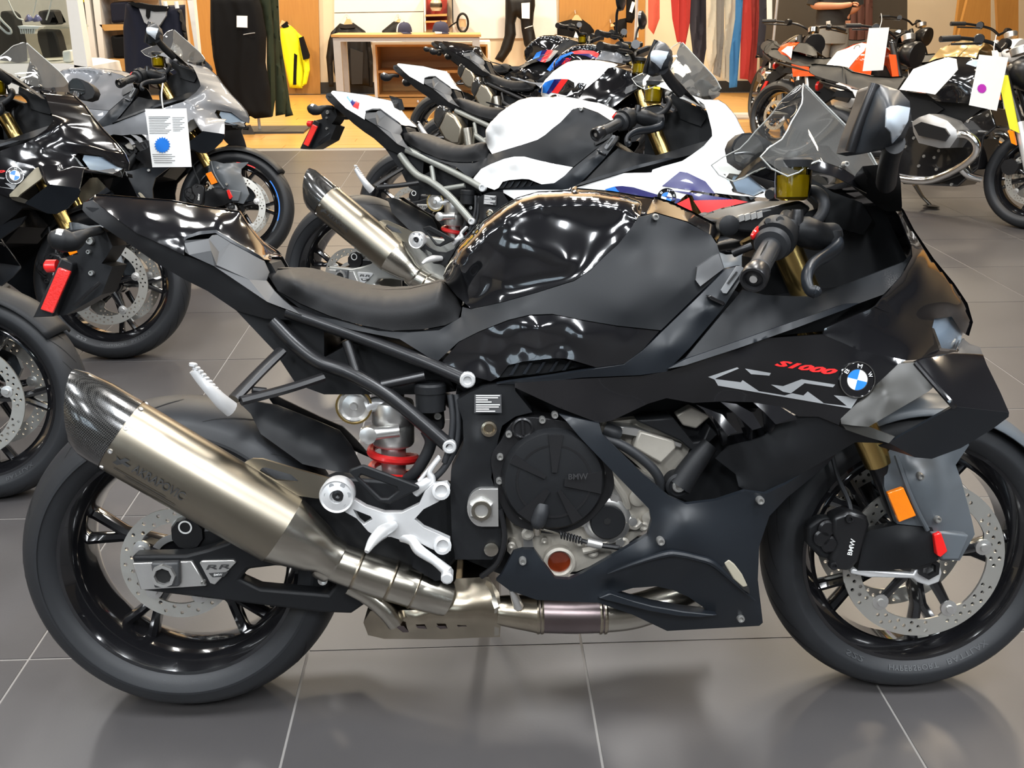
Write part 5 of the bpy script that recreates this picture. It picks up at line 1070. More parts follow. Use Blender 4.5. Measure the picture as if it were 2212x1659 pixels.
# ---------------------------------------------------------------- shop fittings and goods at the back
def slab(name, m, poly, Y0, Y1, parent=None, bev=0., zmin=None):
    """a board cut to an outline traced at the distance Y0, running back to Y1"""
    q = [AT(p[0], p[1], Y0) for p in poly]
    if zmin is not None:
        for a in q: a.z = max(a.z, zmin)
    v, tr = tri2d([[(a.x, a.z) for a in q]]); n = len(v)
    fs = [list(t) for t in tr]; bd_ = boundary(fs); vs = [(a[0], Y0, a[1]) for a in v] + [(a[0], Y1, a[1]) for a in v]
    fs += [[i + n for i in t[::-1]] for t in tr]
    for a, b in bd_: fs.append([b, a, a + n, b + n])
    o = from_faces(name, vs, fs, m, parent, 20)
    if bev:
        b = o.modifiers.new('bevel', 'BEVEL'); b.width = bev; b.segments = 2
    return o
def cloth(name, m, poly, Y, th=.07, parent=None, fold=.012, freq=26., step=5, vert=True):
    """a hanging garment: puffed front and back following a traced outline, with folds"""
    pl = dens([(p[0], p[1], 0) for p in poly], step); rl = [tuple(p[:2]) for p in pl]; ex = []
    x0, y0, x1, y1 = pl[:, 0].min(), pl[:, 1].min(), pl[:, 0].max(), pl[:, 1].max(); x = x0
    while x < x1:
        y = y0 + step * .3
        while y < y1:
            if inside(rl, x, y) and np.min((pl[:, 0] - x) ** 2 + (pl[:, 1] - y) ** 2) > (step * .6) ** 2: ex.append((x, y))
            y += step
        x += step
    v, tr = tri2d([rl], ex); n = len(v); ph = random.uniform(0, 6); vs = []; bk = []
    for a in v:
        dd = math.sqrt(np.min((pl[:, 0] - a[0]) ** 2 + (pl[:, 1] - a[1]) ** 2)); q = AT(a[0], a[1], Y)
        k = min(1, dd / 14.) ** .5; w_ = q.x * freq + 1.2 * math.sin(q.z * 5 + ph) if vert else q.z * freq + 2 * q.x
        f_ = fold * (math.sin(w_ + ph) + .5 * math.sin(2.3 * w_ + q.z * 3)) * k
        vs.append((q.x, Y - th * .5 * k + f_, q.z)); bk.append((q.x, Y + th * .5 * k, q.z))
    fs = [list(t) for t in tr]; bd_ = boundary(fs); fs += [[i + n for i in t[::-1]] for t in tr]
    for a, b in bd_: fs.append([b, a, a + n, b + n])
    return from_faces(name, vs + bk, fs, m, parent, 60)
blk = mat('black_textile', (.005, .005, .0055), .8, spec=.15, bump=.2, bscale=160)
blk2 = mat('black_leather', (.007, .006, .0055), .5, spec=.3, bump=.15, bscale=90)
navy = mat('navy_textile', (.012, .013, .022), .8, spec=.15, bump=.2, bscale=160)
greent = mat('dark_green_textile', (.022, .030, .018), .8, spec=.15, bump=.2, bscale=160)
yell = mat('fluorescent_yellow_textile', (.85, .85, .01), .7, bump=.15, bscale=120)
greyt = mat('grey_lining', (.34, .34, .34), .8)
hangw = mat('hanger_wood', (.62, .40, .20), .5)
charc = mat('charcoal_mesh', (.022, .02, .019), .7, spec=.2)
def tagcard(name, poly, Y, label, grp=None):
    return tag(slab(name, paper, poly, Y, Y + .004), label, 'tag', grp)
G2 = crop(300, 0, .1929); G3 = crop(690, 0, .1929); G4 = crop(1080, 0, .1929); G5 = crop(1380, 0, .1929); G1 = crop(0, 0, .14467)
# wall boards: oak panels on the back wall
def wallpanel(poly, label, m=panelw, y=YB - .06):
    return tag(slab('wall_panel', m, poly, y, YB - .002), label, 'panel')
wallpanel(X('600,-60 686,-60 692,203 610,203'), 'oak wall panel behind the yellow jacket')
wallpanel(X('1208,-60 1395,-60 1392,120 1208,120'), 'oak wall panel behind the sleeveless black top')
wallpanel(X('395,-60 470,-60 480,170 420,170'), 'oak wall panel behind the hanging black trousers')
for i, txt in enumerate(('722,-60 915,-60 915,24 722,27', '722,29 915,26 915,90 722,92', '978,-60 1200,-60 1204,82 978,84', '978,25 1204,23 1204,24 978,26')[:3]):
    wallpanel(X(txt), ('upper', 'middle', 'right-hand')[i] + ' cream slat-wall panel behind the table with caps', whitel, YB - .03)
# yellow jacket
t = empty('yellow_jacket', 'fluorescent yellow riding jacket with black sleeve patch on wooden hanger', 'jacket', loc=(0, 0, 0))
YJ = YB - .16
cloth('jacket_body', yell, G2('1582,320 1640,300 1700,285 1760,340 1800,420 1830,640 1850,800 1830,990 1690,985 1660,860 1600,560 1585,430'), YJ, .16, t, step=4)
cloth('jacket_sleeve', yell, G2('1760,345 1830,410 1870,520 1905,650 1915,780 1880,940 1830,965 1850,800 1825,640 1790,440'), YJ - .05, .12, t, step=4)
slab('sleeve_patch', blk, G2('1790,425 1830,410 1860,500 1870,530 1902,620 1900,655 1840,672 1815,560'), YJ - .16, YJ - .05, t)
slab('jacket_stripe', blk, G2('1738,600 1766,620 1756,950 1726,950'), YJ - .12, YJ - .05, t)
slab('jacket_collar', blk, G2('1590,290 1650,240 1680,300 1620,320'), YJ - .04, YJ + .05, t)
slab('hanger', hangw, G2('1575,290 1600,225 1640,250 1700,290 1690,300 1600,300'), YJ - .02, YJ + .02, t)
# black trousers in front, green trousers beside
YT = 10.1
t = empty('black_trousers', 'long black riding trousers with a white square tag, hanging left of the yellow jacket', 'trousers', loc=(0, 0, 0))
cloth('trouser_legs', blk, G2('800,-60 1330,-60 1380,100 1430,400 1420,700 1470,1000 1490,1310 1300,1330 1250,1300 1200,1325 1170,1320 1080,1250 1020,1100 880,880 830,640 800,350'), YT, .18, t, .014, 20, 5)
tube('pocket_zip', aluw, [AT(*p, YT - .115) for p in G2('1170,388 1240,375 1300,368')], .004, t, 6)
tagcard('swing_tag', G2('1095,175 1215,178 1215,310 1095,305'), YT - .13, 'white square tag on the black riding trousers')
for i, txt in enumerate(('1330,-60 1470,-60 1500,300 1520,700 1530,1100 1500,1305 1470,1300 1430,700 1430,400 1380,100', '1440,-60 1530,-60 1560,300 1580,700 1650,1100 1640,1280 1530,1300 1520,700 1500,300', '1500,-60 1560,-60 1580,400 1640,800 1700,1200 1730,1290 1640,1310 1600,1000 1560,600')):
    tag(cloth('green_trousers', greent, G2(txt), YT + .10 + .10 * i, .10, None, .015, 34, 5), 'dark green riding trousers on the rack, %s' % ('nearest the black pair', 'middle of the three', 'farthest from the black pair, with loose hem strap')[i], 'trousers', 'dark green trousers on the rack')
t = empty('garment_rack', 'white steel garment rack carrying the long trousers', 'rack', loc=(0, 0, 0))
a = AT(540, 290, 10.35); slab('rack_foot', mat('dark_steel', (.03, .03, .03), .5), X('540,270 555,300 530,300 515,275'), 10.0, 10.02, t)
xl = AT(470, 0, 10.35).x; xr = AT(600, 0, 10.35).x
tube('rack_rail', aluw, [Vector((xl - .1, 10.3, 1.62)), Vector((xr + .1, 10.3, 1.62))], .016, t, 10)
for x in ((xl + xr) / 2,): tube('rack_post', aluw, [Vector((x, 10.3, 1.62)), Vector((x, 10.3, .02))], .016, t, 10)
box('rack_base', mat('dark_steel', (.03, .03, .03), .5), (xl - .2, 10.05, .0), (xr + .2, 10.55, .02), t)
# navy trousers with grey lining
YN = 8.9
t = empty('navy_trousers', 'navy riding trousers with grey lining and side vents, hanging above the grey motorcycle', 'trousers', loc=(0, 0, 0))
cloth('trouser_legs', navy, X('272,4 300,8 345,12 400,10 402,60 408,130 415,190 380,200 330,190 300,175 272,168 268,120 266,60'), YN, .16, t, .016, 22, 5)
slab('lining', greyt, G2('0,95 80,100 170,130 305,125 300,180 240,270 190,325 130,300 60,250'), YN - .125, YN - .06, t)
slab('waist_band', blk, G2('-140,30 0,30 120,55 310,70 305,125 170,125 80,100 -20,85'), YN - .14, YN - .05, t)
slab('fly_strap', blk, G2('80,100 125,110 120,190 100,215 78,180'), YN - .14, YN - .07, t)
cloth('side_panel', charc, G2('420,90 480,110 530,300 550,450 520,470 470,300'), YN - .05, .10, t)
for x in (356, 380): tube('hanger_clip', lettw, [AT(x, 3, YN - .1), AT(x + 3, 18, YN - .1)], .018, t, 8)
t2 = empty('garment_stand', 'steel stand holding the navy trousers, mostly hidden by the grey motorcycle', 'stand', loc=(0, 0, 0))
za = AT(340, 0, YN).z + .012; xa_ = AT(268, 0, YN).x; xb_ = AT(402, 0, YN).x
tube('stand_rail', aluw, [Vector((xa_ - .05, YN, za)), Vector((xb_ + .05, YN, za))], .014, t2, 10)
tube('stand_post', aluw, [Vector(((xa_ + xb_) / 2, YN + .0, za)), Vector(((xa_ + xb_) / 2, YN + .16, za - .1)), Vector(((xa_ + xb_) / 2, YN + .16, .01))], .014, t2, 10)
box('stand_base', aluw, ((xa_ + xb_) / 2 - .2, YN - .1, 0), ((xa_ + xb_) / 2 + .2, YN + .35, .015), t2)
tag(slab('display_post', whitel, X('395,-60 412,-60 430,125 424,125'), 9.3, 9.4), 'slim white display post between navy and black trousers', 'post')
# display shelf unit with folded clothes
t = empty('shelf_unit', 'oak and white shelf unit holding folded dark clothes, upper left', 'shelf', loc=(0, 0, 0)); YS = 9.9
slab('side_panel', whitel, G1('1340,-400 1450,-400 1580,1020 1500,1020'), YS, YS + .4, t)
slab('side_panel', whitel, G1('1210,-400 1280,-400 1470,1060 1380,1060'), YS, YS + .4, t)
for txt in ('1480,368 2300,355 2300,430 1560,460', '1580,880 2300,870 2300,1100 1600,1040', '1420,-120 2300,-120 2300,-60 1440,-60'): slab('shelf_board', oak, G1(txt), YS, YS + .4, t)
slab('back_panel', cream, G1('1300,-400 2400,-400 2400,1100 1480,1100'), YS + .4, YS + .42, t)
for i, (txt, m, l) in enumerate((('1640,40 1760,30 1880,20 1900,330 1660,350', navy, 'folded navy garment on the upper oak shelf'), ('1650,560 1690,520 1720,555 1900,540 1900,860 1700,870', blk, 'folded black garment on the lower oak shelf'))):
    tag(slab('folded_garment', m, G1(txt), YS + .02, YS + .3, None, .02), l, 'clothes')
for txt, l in (('1125,-60 1185,-60 1205,30 1160,40', 'yellow box, topmost between the white shelf sides'), ('1210,375 1275,365 1310,560 1240,565', 'yellow box standing in the gap between the white shelf sides')):
    tag(slab('yellow_box', yell, G1(txt), YS + .05, YS + .2), l, 'box')
for txt, l in (('1160,40 1205,30 1275,365 1205,370', 'black box under the topmost yellow box'), ('1240,565 1310,560 1365,880 1290,890', 'black box lowest in the gap between the white shelf sides')):
    tag(slab('black_box', blk, G1(txt), YS + .06, YS + .2), l, 'box')
# glass showcase at the far left
t = SHOW = empty('glass_showcase', 'glass showcase with a thick white corner post, upper left corner', 'showcase', loc=(0, 0, 0)); YC = 8.3
slab('corner_post', whitel, G1('940,-400 1090,-400 1310,1010 1110,1010'), YC, YC + .12, t)
slab('plinth', whitel, G1('-400,960 720,950 980,950 1290,1000 1400,1400 -300,1400'), YC, YC + .8, t)
slab('glass_pane', paneg, G1('-400,-400 920,-400 1110,1000 -200,960'), YC + .02, YC + .03, t)
slab('glass_shelf', paneg, G1('-300,400 1000,395 1005,425 -300,430'), YC + .26, YC + .75, t)
PZ = AT(*G1('500,952')[0], YC).z
slab('back_wall', mat('pale_case_back', (.42, .38, .32), .7), G1('-400,-400 940,-400 1110,1000 -200,960'), YC + .78, YC + .8, t)
for txt, m, nm, l, y0 in (('0,170 100,160 190,230 280,620 300,950 -40,900', blk, 'bag', 'black bag with rounded top in the glass showcase', .06), ('540,470 600,440 800,450 850,560 920,850 640,870 560,620', charc, 'bag', 'charcoal bag on the floor of the showcase', .3), ('560,170 700,145 800,150 850,370 800,372 600,370', charc, 'bag', 'dark pouch behind the white string in the showcase, above the glass shelf', .45), ('920,760 1040,745 1060,930 940,940', paper, 'card_holder', 'small white card holder at the corner post', .1)):
    tag(slab(nm, m, G1(txt), YC + y0, YC + y0 + .16, None, .015, zmin=PZ + .002), l, 'bag' if nm == 'bag' else 'card')
for i, x in enumerate((430, 560)):
    tag(tube('sunglasses', mat('blue_tint', (.12, .13, .3), .2, coat=1.), [AT(*G1('%d,310' % (x - 60))[0], YC + .3), AT(*G1('%d,270' % x)[0], YC + .26), AT(*G1('%d,290' % (x + 60))[0], YC + .3)], [.01, .03, .012], None, 10, flat=.5), ('left', 'right')[i] + '-hand blue tinted sunglasses on the glass shelf', 'sunglasses')
for i, txt in enumerate(('100,-50 180,130 260,260 350,300', '560,-50 520,120 490,240', '780,-50 740,140 690,300')):
    tube('cord', lettw, [AT(*p, YC + .045) for p in G1(txt)], .006, SHOW, 6)
tube('cord', lettw, [AT(*p, YC + .046) for p in G1('-30,230 50,330 150,430 165,490 110,495 40,440 -30,370')], .010, SHOW, 6)
tr_ = empty('display_tray', 'small white ribbed display tray on the glass shelf', 'tray', loc=(0, 0, 0))
for k in range(7): slab('tray_edge_reflection', lettw, G1('%d,430 %d,430 %d,505 %d,505' % (290 + 36 * k, 308 + 36 * k, 322 + 32 * k, 306 + 32 * k)), YC + .1, YC + .16, tr_)  # white bars paint reflections and edges below the glass shelf
slab('tray_body', paper, G1('260,385 600,395 560,432 290,432'), YC + .09, YC + .2, tr_)
# jackets on the back wall
def jacket(label, body, slv, Y, m=blk, hang=None, collar=None):
    t = empty('hanging_jacket', label, 'jacket', loc=(0, 0, 0)); cloth('jacket_body', m, body, Y, .15, t, step=4)
    for s_ in slv: cloth('jacket_sleeve', m, s_, Y - .05, .10, t, step=4)
    if hang: slab('hanger', hangw, hang, Y - .02, Y + .03, t)
    if collar: slab('collar', charc, collar, Y - .09, Y - .02, t)
    tube('hanger_hook', aluw, [AT(hang[0][0], hang[0][1] - 3, Y), AT(hang[0][0] - 1, hang[0][1] - 8, Y + .1), AT(hang[0][0], hang[0][1] - 10, YB)], .008, t, 6) if hang else None
    return t
YK = YB - .2
j = jacket('black jacket with charcoal lower panels hanging behind the table legs', G3('130,360 230,260 300,280 380,255 510,345 560,460 590,640 600,980 530,960 340,950 210,960 160,800 150,500'), [G3('130,360 190,300 180,520 150,700 160,970 105,970 75,640 100,460'), G3('510,345 570,450 600,650 600,970 560,975 540,700')], YK, blk2, G3('305,210 340,215 370,270 270,275'), G3('220,280 300,275 390,270 400,310 300,320 220,310'))
slab('front_panel', charc, G3('345,540 490,590 480,940 360,945'), YK - .12, YK - .05, j)
jacket('black jacket mostly hidden behind the cap with white mesh', G3('700,345 780,280 830,240 900,240 930,345 930,560 700,560'), [], YK, blk2, G3('880,210 910,215 900,250 850,250'))
jacket('sleeveless black top with swing tag on oak panel', G4('640,260 700,240 800,215 920,215 1010,280 1055,340 1060,560 640,560'), [], YB - .25, blk, G4('845,165 880,170 930,240 790,245'))
tagcard('swing_tag', G4('850,345 895,355 870,435 825,420'), YB - .37, 'small white tag on the sleeveless black top')
jacket('black garment half hidden by the far handlebars', G4('1265,260 1340,215 1420,200 1420,420 1290,400'), [], YB - .25, blk, G4('1240,270 1260,265 1300,290 1240,300'))
j = empty('neck_protector', 'dark open collar ring hanging right of the navy cap', 'protector', loc=(0, 0, 0))
c = AT(*G3('1605,255')[0], YB - .2); vs_, fs_ = sweep([c + Vector((math.cos(a) * .075, 0, math.sin(a) * .12)) for a in np.linspace(0, 2 * math.pi, 29)], .016, 8); from_faces('collar_ring', vs_, fs_, blk2, j, 40)
slab('inner_pad', hangw, G3('1560,210 1640,215 1645,300 1570,300'), YB - .16, YB - .12, j); tube('strap', blk2, [AT(*p, YB - .2) for p in G3('1550,240 1500,270 1450,310')], .010, j, 6)
YL = YB - .3
t = empty('leather_trousers', 'black leather trousers with bent knees and white tag on the cream wall', 'trousers', loc=(0, 0, 0))
cloth('trouser_legs', blk2, G4('60,-60 390,-60 395,60 380,150 370,280 400,420 440,510 350,640 270,500 240,330 230,220 190,190 170,260 180,390 130,560 30,705 -60,660 0,560 50,400 60,200'), YL, .16, t, .012, 20, 4)
tube('leg_lettering', lettw, [AT(*p, YL - .1) for p in G4('278,318 320,302 365,290')], .006, t, 5)
tagcard('swing_tag', G4('240,35 335,28 332,210 245,205'), YL - .13, 'long white tag on the leather trousers')
tagcard('swing_tag', G4('1480,15 1515,30 1480,145 1448,130'), YB - .343, 'white tag hanging above the far handlebars')
tag(cloth('dark_trousers', blk, G4('1415,-60 1520,-60 1520,180 1480,260 1410,250'), YB - .28, .12), 'narrow black garment above the far handlebars', 'clothes')
tag(slab('display_post', whitel, G4('1520,-60 1545,-60 1550,420 1525,420'), 12.2, 12.26), 'thin white post left of the red shirts', 'post')
# table with caps
TY0, TY1 = 11.35, 12.03
t = empty('display_table', 'oak topped display table with grey steel legs carrying two caps', 'table', loc=(0, 0, 0))
z_ = AT(*G3('128,395')[0], TY0).z; xa = AT(*G3('128,395')[0], TY0).x; xb = AT(*G3('1810,360')[0], TY0).x
box('table_top', oak, (xa, TY0, z_ - .02), (xb, TY1, z_ + .005), t)
gsteel = mat('grey_steel_leg', (.42, .41, .40), .4, metal=.3)
for x in (xa + .015, xb - .1):
    for y in (TY0 + .03, TY1 - .12): box('table_leg', gsteel, (x, y, 0), (x + .085, y + .085, z_ - .03), t)
for y in (TY0 + .03, TY1 - .12): box('table_rail', gsteel, (xa + .1, y, z_ - .07), (xb - .1, y + .04, z_ - .03), t)
for x in (xa - .02, ): box('table_foot', gsteel, (x, TY0 - .05, 0), (x + .16, TY1 + .02, .02), t)
def cap(label, px, py, w_, m, back, Y, visor_dir):
    t = empty('baseball_cap', label, 'cap', loc=(AT(px, py, Y).x, Y, z_ + .005)); n1, n2 = 10, 20; vs = []; fs = []
    for i in range(n1 + 1):
        a = math.pi / 2 * i / n1
        for k in range(n2):
            b = 2 * math.pi * k / n2; rr = w_ * math.cos(a) ** .6; vs.append((rr * math.cos(b), rr * 1.1 * math.sin(b), .02 + w_ * 1.25 * math.sin(a)))
    for i in range(n1):
        for k in range(n2): fs.append([i * n2 + k, i * n2 + (k + 1) % n2, (i + 1) * n2 + (k + 1) % n2, (i + 1) * n2 + k])
    half = [f for f in fs if (vs[f[0]][0] * visor_dir) > -.15 * w_]; oth = [f for f in fs if f not in half]
    for nm, ff, mm_ in (('cap_front', half, m), ('cap_back', oth, back)):
        idx = sorted({i for f in ff for i in f}); mp_ = {o: i for i, o in enumerate(idx)}; from_faces(nm, [vs[i] for i in idx], [[mp_[i] for i in f] for f in ff], mm_, t, 50)
    pts = [(math.cos(b) * w_ * .95, math.sin(b) * w_) for b in np.linspace(-.9, .9, 9)]; v2 = []
    for s_, (x, y) in [(1.0, p) for p in pts] + [(1.75, p) for p in pts[::-1]]: v2.append((x * s_ * visor_dir, y * (1 if s_ == 1 else .85) - .02, .022 - (.012 if s_ > 1 else 0)))
    v2 += [(x, y, z - .006) for x, y, z in v2]; n = 18
    from_faces('visor', v2, [list(range(n)), list(range(n, 2 * n))[::-1]] + [[i, (i + 1) % n, n + (i + 1) % n, n + i] for i in range(n)], m, t, 30)
    lathe('cap_button', m, Vector((0, 0, .018 + w_ * 1.25)), (0, 0, 1), [(.012, 0), (.008, .008), (0, .01)], t, 10)
    t.rotation_euler.z = R(-50)
    return t
navyc = mat('navy_cap_cloth', (.022, .022, .05), .8)
cap('navy cap with white mesh back, left of two on the table', *G3('950,360')[0], .085, navyc, lettw, TY0 + .25, 1)
cap('plain navy cap, right of two on the table', *G3('1360,360')[0], .092, navyc, navyc, TY0 + .25, 1)
tag(slab('price_card', paper, G3('1290,355 1370,360 1370,376 1300,378'), TY0 + .05, TY0 + .1), 'small white price card under the plain navy cap', 'card')
# low cabinet
CY0, CY1 = 12.05, 12.6
t = empty('low_cabinet', 'low oak and white cabinet with open shelves behind the display table', 'cabinet', loc=(0, 0, 0))
a = AT(*G3('590,490')[0], CY0); b = AT(*G3('1915,470')[0], CY0); zt = a.z + .02
box('cabinet_top', whitel, (a.x, CY0, zt - .03), (b.x, CY1, zt), t)
for x in (a.x, b.x - .035): box('cabinet_side', whitel, (x, CY0, 0), (x + .035, CY1, zt - .03), t)
box('cabinet_back', oak, (a.x + .035, CY1 - .02, 0), (b.x - .035, CY1, zt - .03), t)
zs = AT(*G3('640,790')[0], CY0).z; zd = AT(*G3('640,1060')[0], CY0).z
for z in (zs, zd): box('cabinet_shelf', oak, (a.x + .035, CY0 + .005, z - .03), (b.x - .035, CY1 - .02, z), t)
for x in (a.x + .035, b.x - .055): box('oak_edge', oak, (x, CY0 + .004, zd), (x + .02, CY1 - .03, zt - .03), t)
box('oak_edge', oak, (a.x + .055, CY0 + .004, zt - .055), (b.x - .055, CY1 - .03, zt - .03), t)
mid = AT(*G3('1290,1100')[0], CY0).x
for x0, x1 in ((a.x + .04, mid - .005), (mid + .005, b.x - .04)):
    d = box('drawer', oak, (x0, CY0 - .012, .05), (x1, CY0 + .3, zd - .04), t); lathe('knob', aluw, Vector(((x1 - .2), CY0 - .012, zd * .6)), (0, -1, 0), [(.012, 0), (.016, .012), (.014, .024), (0, .026)], d, 14)
tag(slab('clothes_stack', navy, G3('930,420 1440,410 1440,460 920,470'), CY0 + .05, CY0 + .35, None, .006, zmin=zt + .001), 'flat folded navy garments lying on the low cabinet', 'clothes')
# narrow niche with helmets
t = empty('niche_shelf', 'narrow niche shelf with helmets above the plain navy cap', 'shelf', loc=(0, 0, 0))
slab('niche_back', mat('niche_red', (.45, .05, .03), .5), G3('1185,-60 1430,-60 1430,330 1190,330'), YB - .04, YB - .01, t)
for txt in ('1185,165 1428,155 1428,180 1185,185', '1185,235 1428,228 1428,250 1188,255'): slab('niche_board', oak, G3(txt), YB - .36, YB - .04, t)
slab('niche_side', whitel, G3('1165,-60 1185,-60 1192,350 1178,350'), YB - .34, YB - .01, t); slab('niche_side', gloveblk, G3('1480,-60 1492,-60 1500,260 1490,260'), YB - .34, YB - .01, t)
for px, py, r_, m, l in ((1308, 108, .085, mat('cream_helmet', (.62, .50, .34), .25, coat=1.), 'cream helmet in front in the niche'), (1350, -70, .06, redp, 'red helmet above the cream one in the niche')):
    c = AT(*G3('%d,%d' % (px, py))[0], YB - .2); c.z = max(c.z, AT(*G3('1300,150')[0], YB - .36).z + r_ + .03); t2 = empty('helmet', l, 'helmet', loc=tuple(c))
    lathe('helmet_shell', m, Vector((0, 0, -r_)), (0, 0, 1), [(r_ * .75, 0), (r_ * .95, r_ * .4), (r_, r_), (r_ * .9, r_ * 1.5), (r_ * .55, r_ * 1.88), (0, 2 * r_)], t2, 20)
    lathe('visor', smoke, Vector((0, -.01, -.01)), (0, 0, 1), [(r_ * 1.0, -r_ * .3), (r_ * 1.03, 0), (r_ * .98, r_ * .35)], t2, 20, closed='open')
# rack of shirts
t = empty('clothes_rack', 'chrome clothes rack holding the row of shirts', 'rack', loc=(0, 0, 0)); YR = 11.3
x0 = AT(1395, 0, YR).x; x1 = AT(1670, 0, YR).x; tube('rack_rail', aluw, [Vector((x0 - .1, YR, 1.75)), Vector((x1 + .1, YR, 1.75))], .016, t, 10)
for x in (x0 - .1, x1 + .05): tube('rack_post', aluw, [Vector((x, YR, 1.75)), Vector((x, YR, .02))], .016, t, 10)
box('rack_base', aluw, (x0 - .2, YR - .25, 0), (x1 + .2, YR + .25, .02), t)
redt = mat('red_shirt_cloth', (.42, .03, .025), .8); coral = mat('coral_shirt_cloth', (.60, .10, .06), .8); dknav = mat('dark_navy_shirt', (.02, .02, .03), .8); grys = mat('grey_shirt_cloth', (.20, .20, .19), .8); crm = mat('cream_shirt_cloth', (.50, .48, .40), .8); blus = mat('blue_shirt_cloth', (.03, .15, .36), .8); dkred = mat('dark_red_shirt_cloth', (.25, .025, .02), .8)
shirts = [('1400,-60 1425,-60 1425,40 1412,75 1400,60', coral, 'coral shirt at the left end of the rack'), ('1445,-60 1495,-60 1490,50 1480,100 1462,90 1452,40', redt, 'bright red shirt with loose folds'), ('1490,-60 1530,-60 1530,80 1520,140 1498,130 1490,60', dknav, 'dark navy shirt next to the bright red one'), ('1525,-60 1547,-60 1548,115 1536,160 1526,130', crm, 'long cream shirt left of the grey one'), ('1545,-60 1565,-60 1564,80 1556,168 1540,160 1546,80', grys, 'grey shirt between two cream shirts'), ('1563,-60 1592,-60 1590,60 1578,180 1560,170 1556,150 1566,60', crm, 'cream shirt beside the blue sleeve'), ('1590,-60 1608,-60 1602,60 1592,188 1575,190 1576,120 1588,40', blus, 'bright blue shirt'), ('1606,-60 1622,-60 1624,80 1616,172 1598,170 1600,80', redt, 'red shirt right of the blue one'), ('1620,-60 1642,-60 1640,60 1634,160 1622,182 1612,168 1622,60', dkred, 'dark red shirt second from the right end'), ('1640,-60 1658,-60 1655,60 1648,125 1634,118 1640,40', dknav, 'dark navy shirt at the right end of the rack')]
for i, (txt, m, l) in enumerate(shirts):
    tag(cloth('shirt', m, X(txt), YR - .10 + .075 * (i % 3), .055, None, .016, 70, 4), l + ', hanging upper right', 'shirt', 'shirts on the clothes rack')
tag(slab('price_board', whitel, X('1656,-60 1668,-60 1668,50 1658,50'), 10.2, 10.22), 'narrow white strip at the right end of the rack', 'sign')
struct(slab('wall_partition', mat('dark_taupe_partition', (.035, .028, .02), .7), X('1650,-80 1960,-80 1960,200 1650,200'), 13.2, 13.4))
for i in range(3): tag(cloth('brown_curtain', mat('brown_curtain_cloth', (.07, .025, .018), .8), X('%d,-60 %d,-60 %d,110 %d,110' % (1836 + 17 * i, 1852 + 17 * i, 1850 + 17 * i, 1834 + 17 * i)), 13.05, .05, None, .01, 60, 4), 'dark brown hanging drape right of the person, %s of three' % ('leftmost', 'middle', 'rightmost')[i], 'drape', 'brown drapes')
for i, txt in enumerate(('2105,-60 2140,-60 2140,120 2060,130 2075,60', '2080,-60 2102,-60 2090,60 2060,100', '2150,-60 2200,-60 2200,140 2160,140')):
    tag(slab('oak_screen', panelw, X(txt), 12.4 + .2 * i, 12.46 + .2 * i), 'lit oak screen board upper right, %s' % ('widest', 'narrow left one', 'right one')[i], 'panel')
# ---------------------------------------------------------------- price sheets
def burst(m, c, r_, Y, parent):
    pts = []
    for k in range(36):
        a = 2 * math.pi * k / 36; q = r_ * (1 if k % 2 else .8); pts.append((c[0] + q * math.cos(a), c[1] + q * 1.02 * math.sin(a)))
    return slab('burst_sticker', m, pts, Y, Y + .002, parent)
t = empty('price_sheet', 'white printed price sheet with blue burst sticker hanging on the grey motorcycle', 'price sheet', loc=(0, 0, 0)); YP = 4.15
H_ = crop(0, 0, .3376)
slab('sheet', paper, H_('928,698 1192,695 1226,1068 975,1070'), YP, YP + .003, t)
rows = [(985, 1080, 742 + 11 * k, .9 if k % 3 else 1) for k in range(10)]
for k in range(11):
    y = 745 + 10.5 * k; slab('print_line', silverd if k < 2 else greyt, H_('%f,%f %f,%f %f,%f %f,%f' % (948 + .05 * (y - 700), y, 1085 + .07 * (y - 700) - 12 * (k % 4), y, 1085 + .07 * (y - 700) - 12 * (k % 4), y + 4, 948 + .05 * (y - 700), y + 4)), YP - .002, YP, t)
    if k < 9: slab('print_line', greyt, H_('%f,%f %f,%f %f,%f %f,%f' % (1100 + .05 * (y - 700), y + 5, 1180 - 14 * (k % 3), y + 5, 1180 - 14 * (k % 3), y + 8, 1100 + .05 * (y - 700), y + 8)), YP - .002, YP, t)
for k in range(5): slab('print_line', greyt, H_('%d,%d %d,%d %d,%d %d,%d' % (975 + 3 * k, 985 + 13 * k, 1100 + 20 * (k % 2), 985 + 13 * k, 1100 + 20 * (k % 2), 989 + 13 * k, 975 + 3 * k, 989 + 13 * k)), YP - .002, YP, t)
burst(bluep, H_('1038,928')[0], 17.5, YP - .004, t)
tube('string', lettw, [AT(352, 234, YP), AT(349, 205, YP), AT(352, 180, YP + .02)], .003, t, 5)
t = empty('price_sheet', 'white price sheet with magenta burst sticker hanging on the black boxer motorcycle', 'price sheet', loc=(0, 0, 0)); YP2 = 5.6
slab('sheet', paper, J_('1545,815 1980,858 1805,1655 1392,1570'), YP2, YP2 + .003, t); burst(mat('magenta_sticker', (.45, .03, .42), .5), J_('1585,1322')[0], 10.5, YP2 - .003, t)
tube('string', lettw, [AT(*p, YP2) for p in J_('1760,830 1765,700 1800,520')], .003, t, 5)
t = empty('price_sheet', 'blank white price sheet hanging in front of the orange motorcycle tank', 'price sheet', loc=(0, 0, 0)); YP3 = 7.4
slab('sheet', paper, U_('1640,420 1942,410 1850,1048 1545,1062'), YP3, YP3 + .003, t); tube('string', lettw, [AT(*p, YP3) for p in U_('1800,415 1830,300 1820,200')], .003, t, 5)
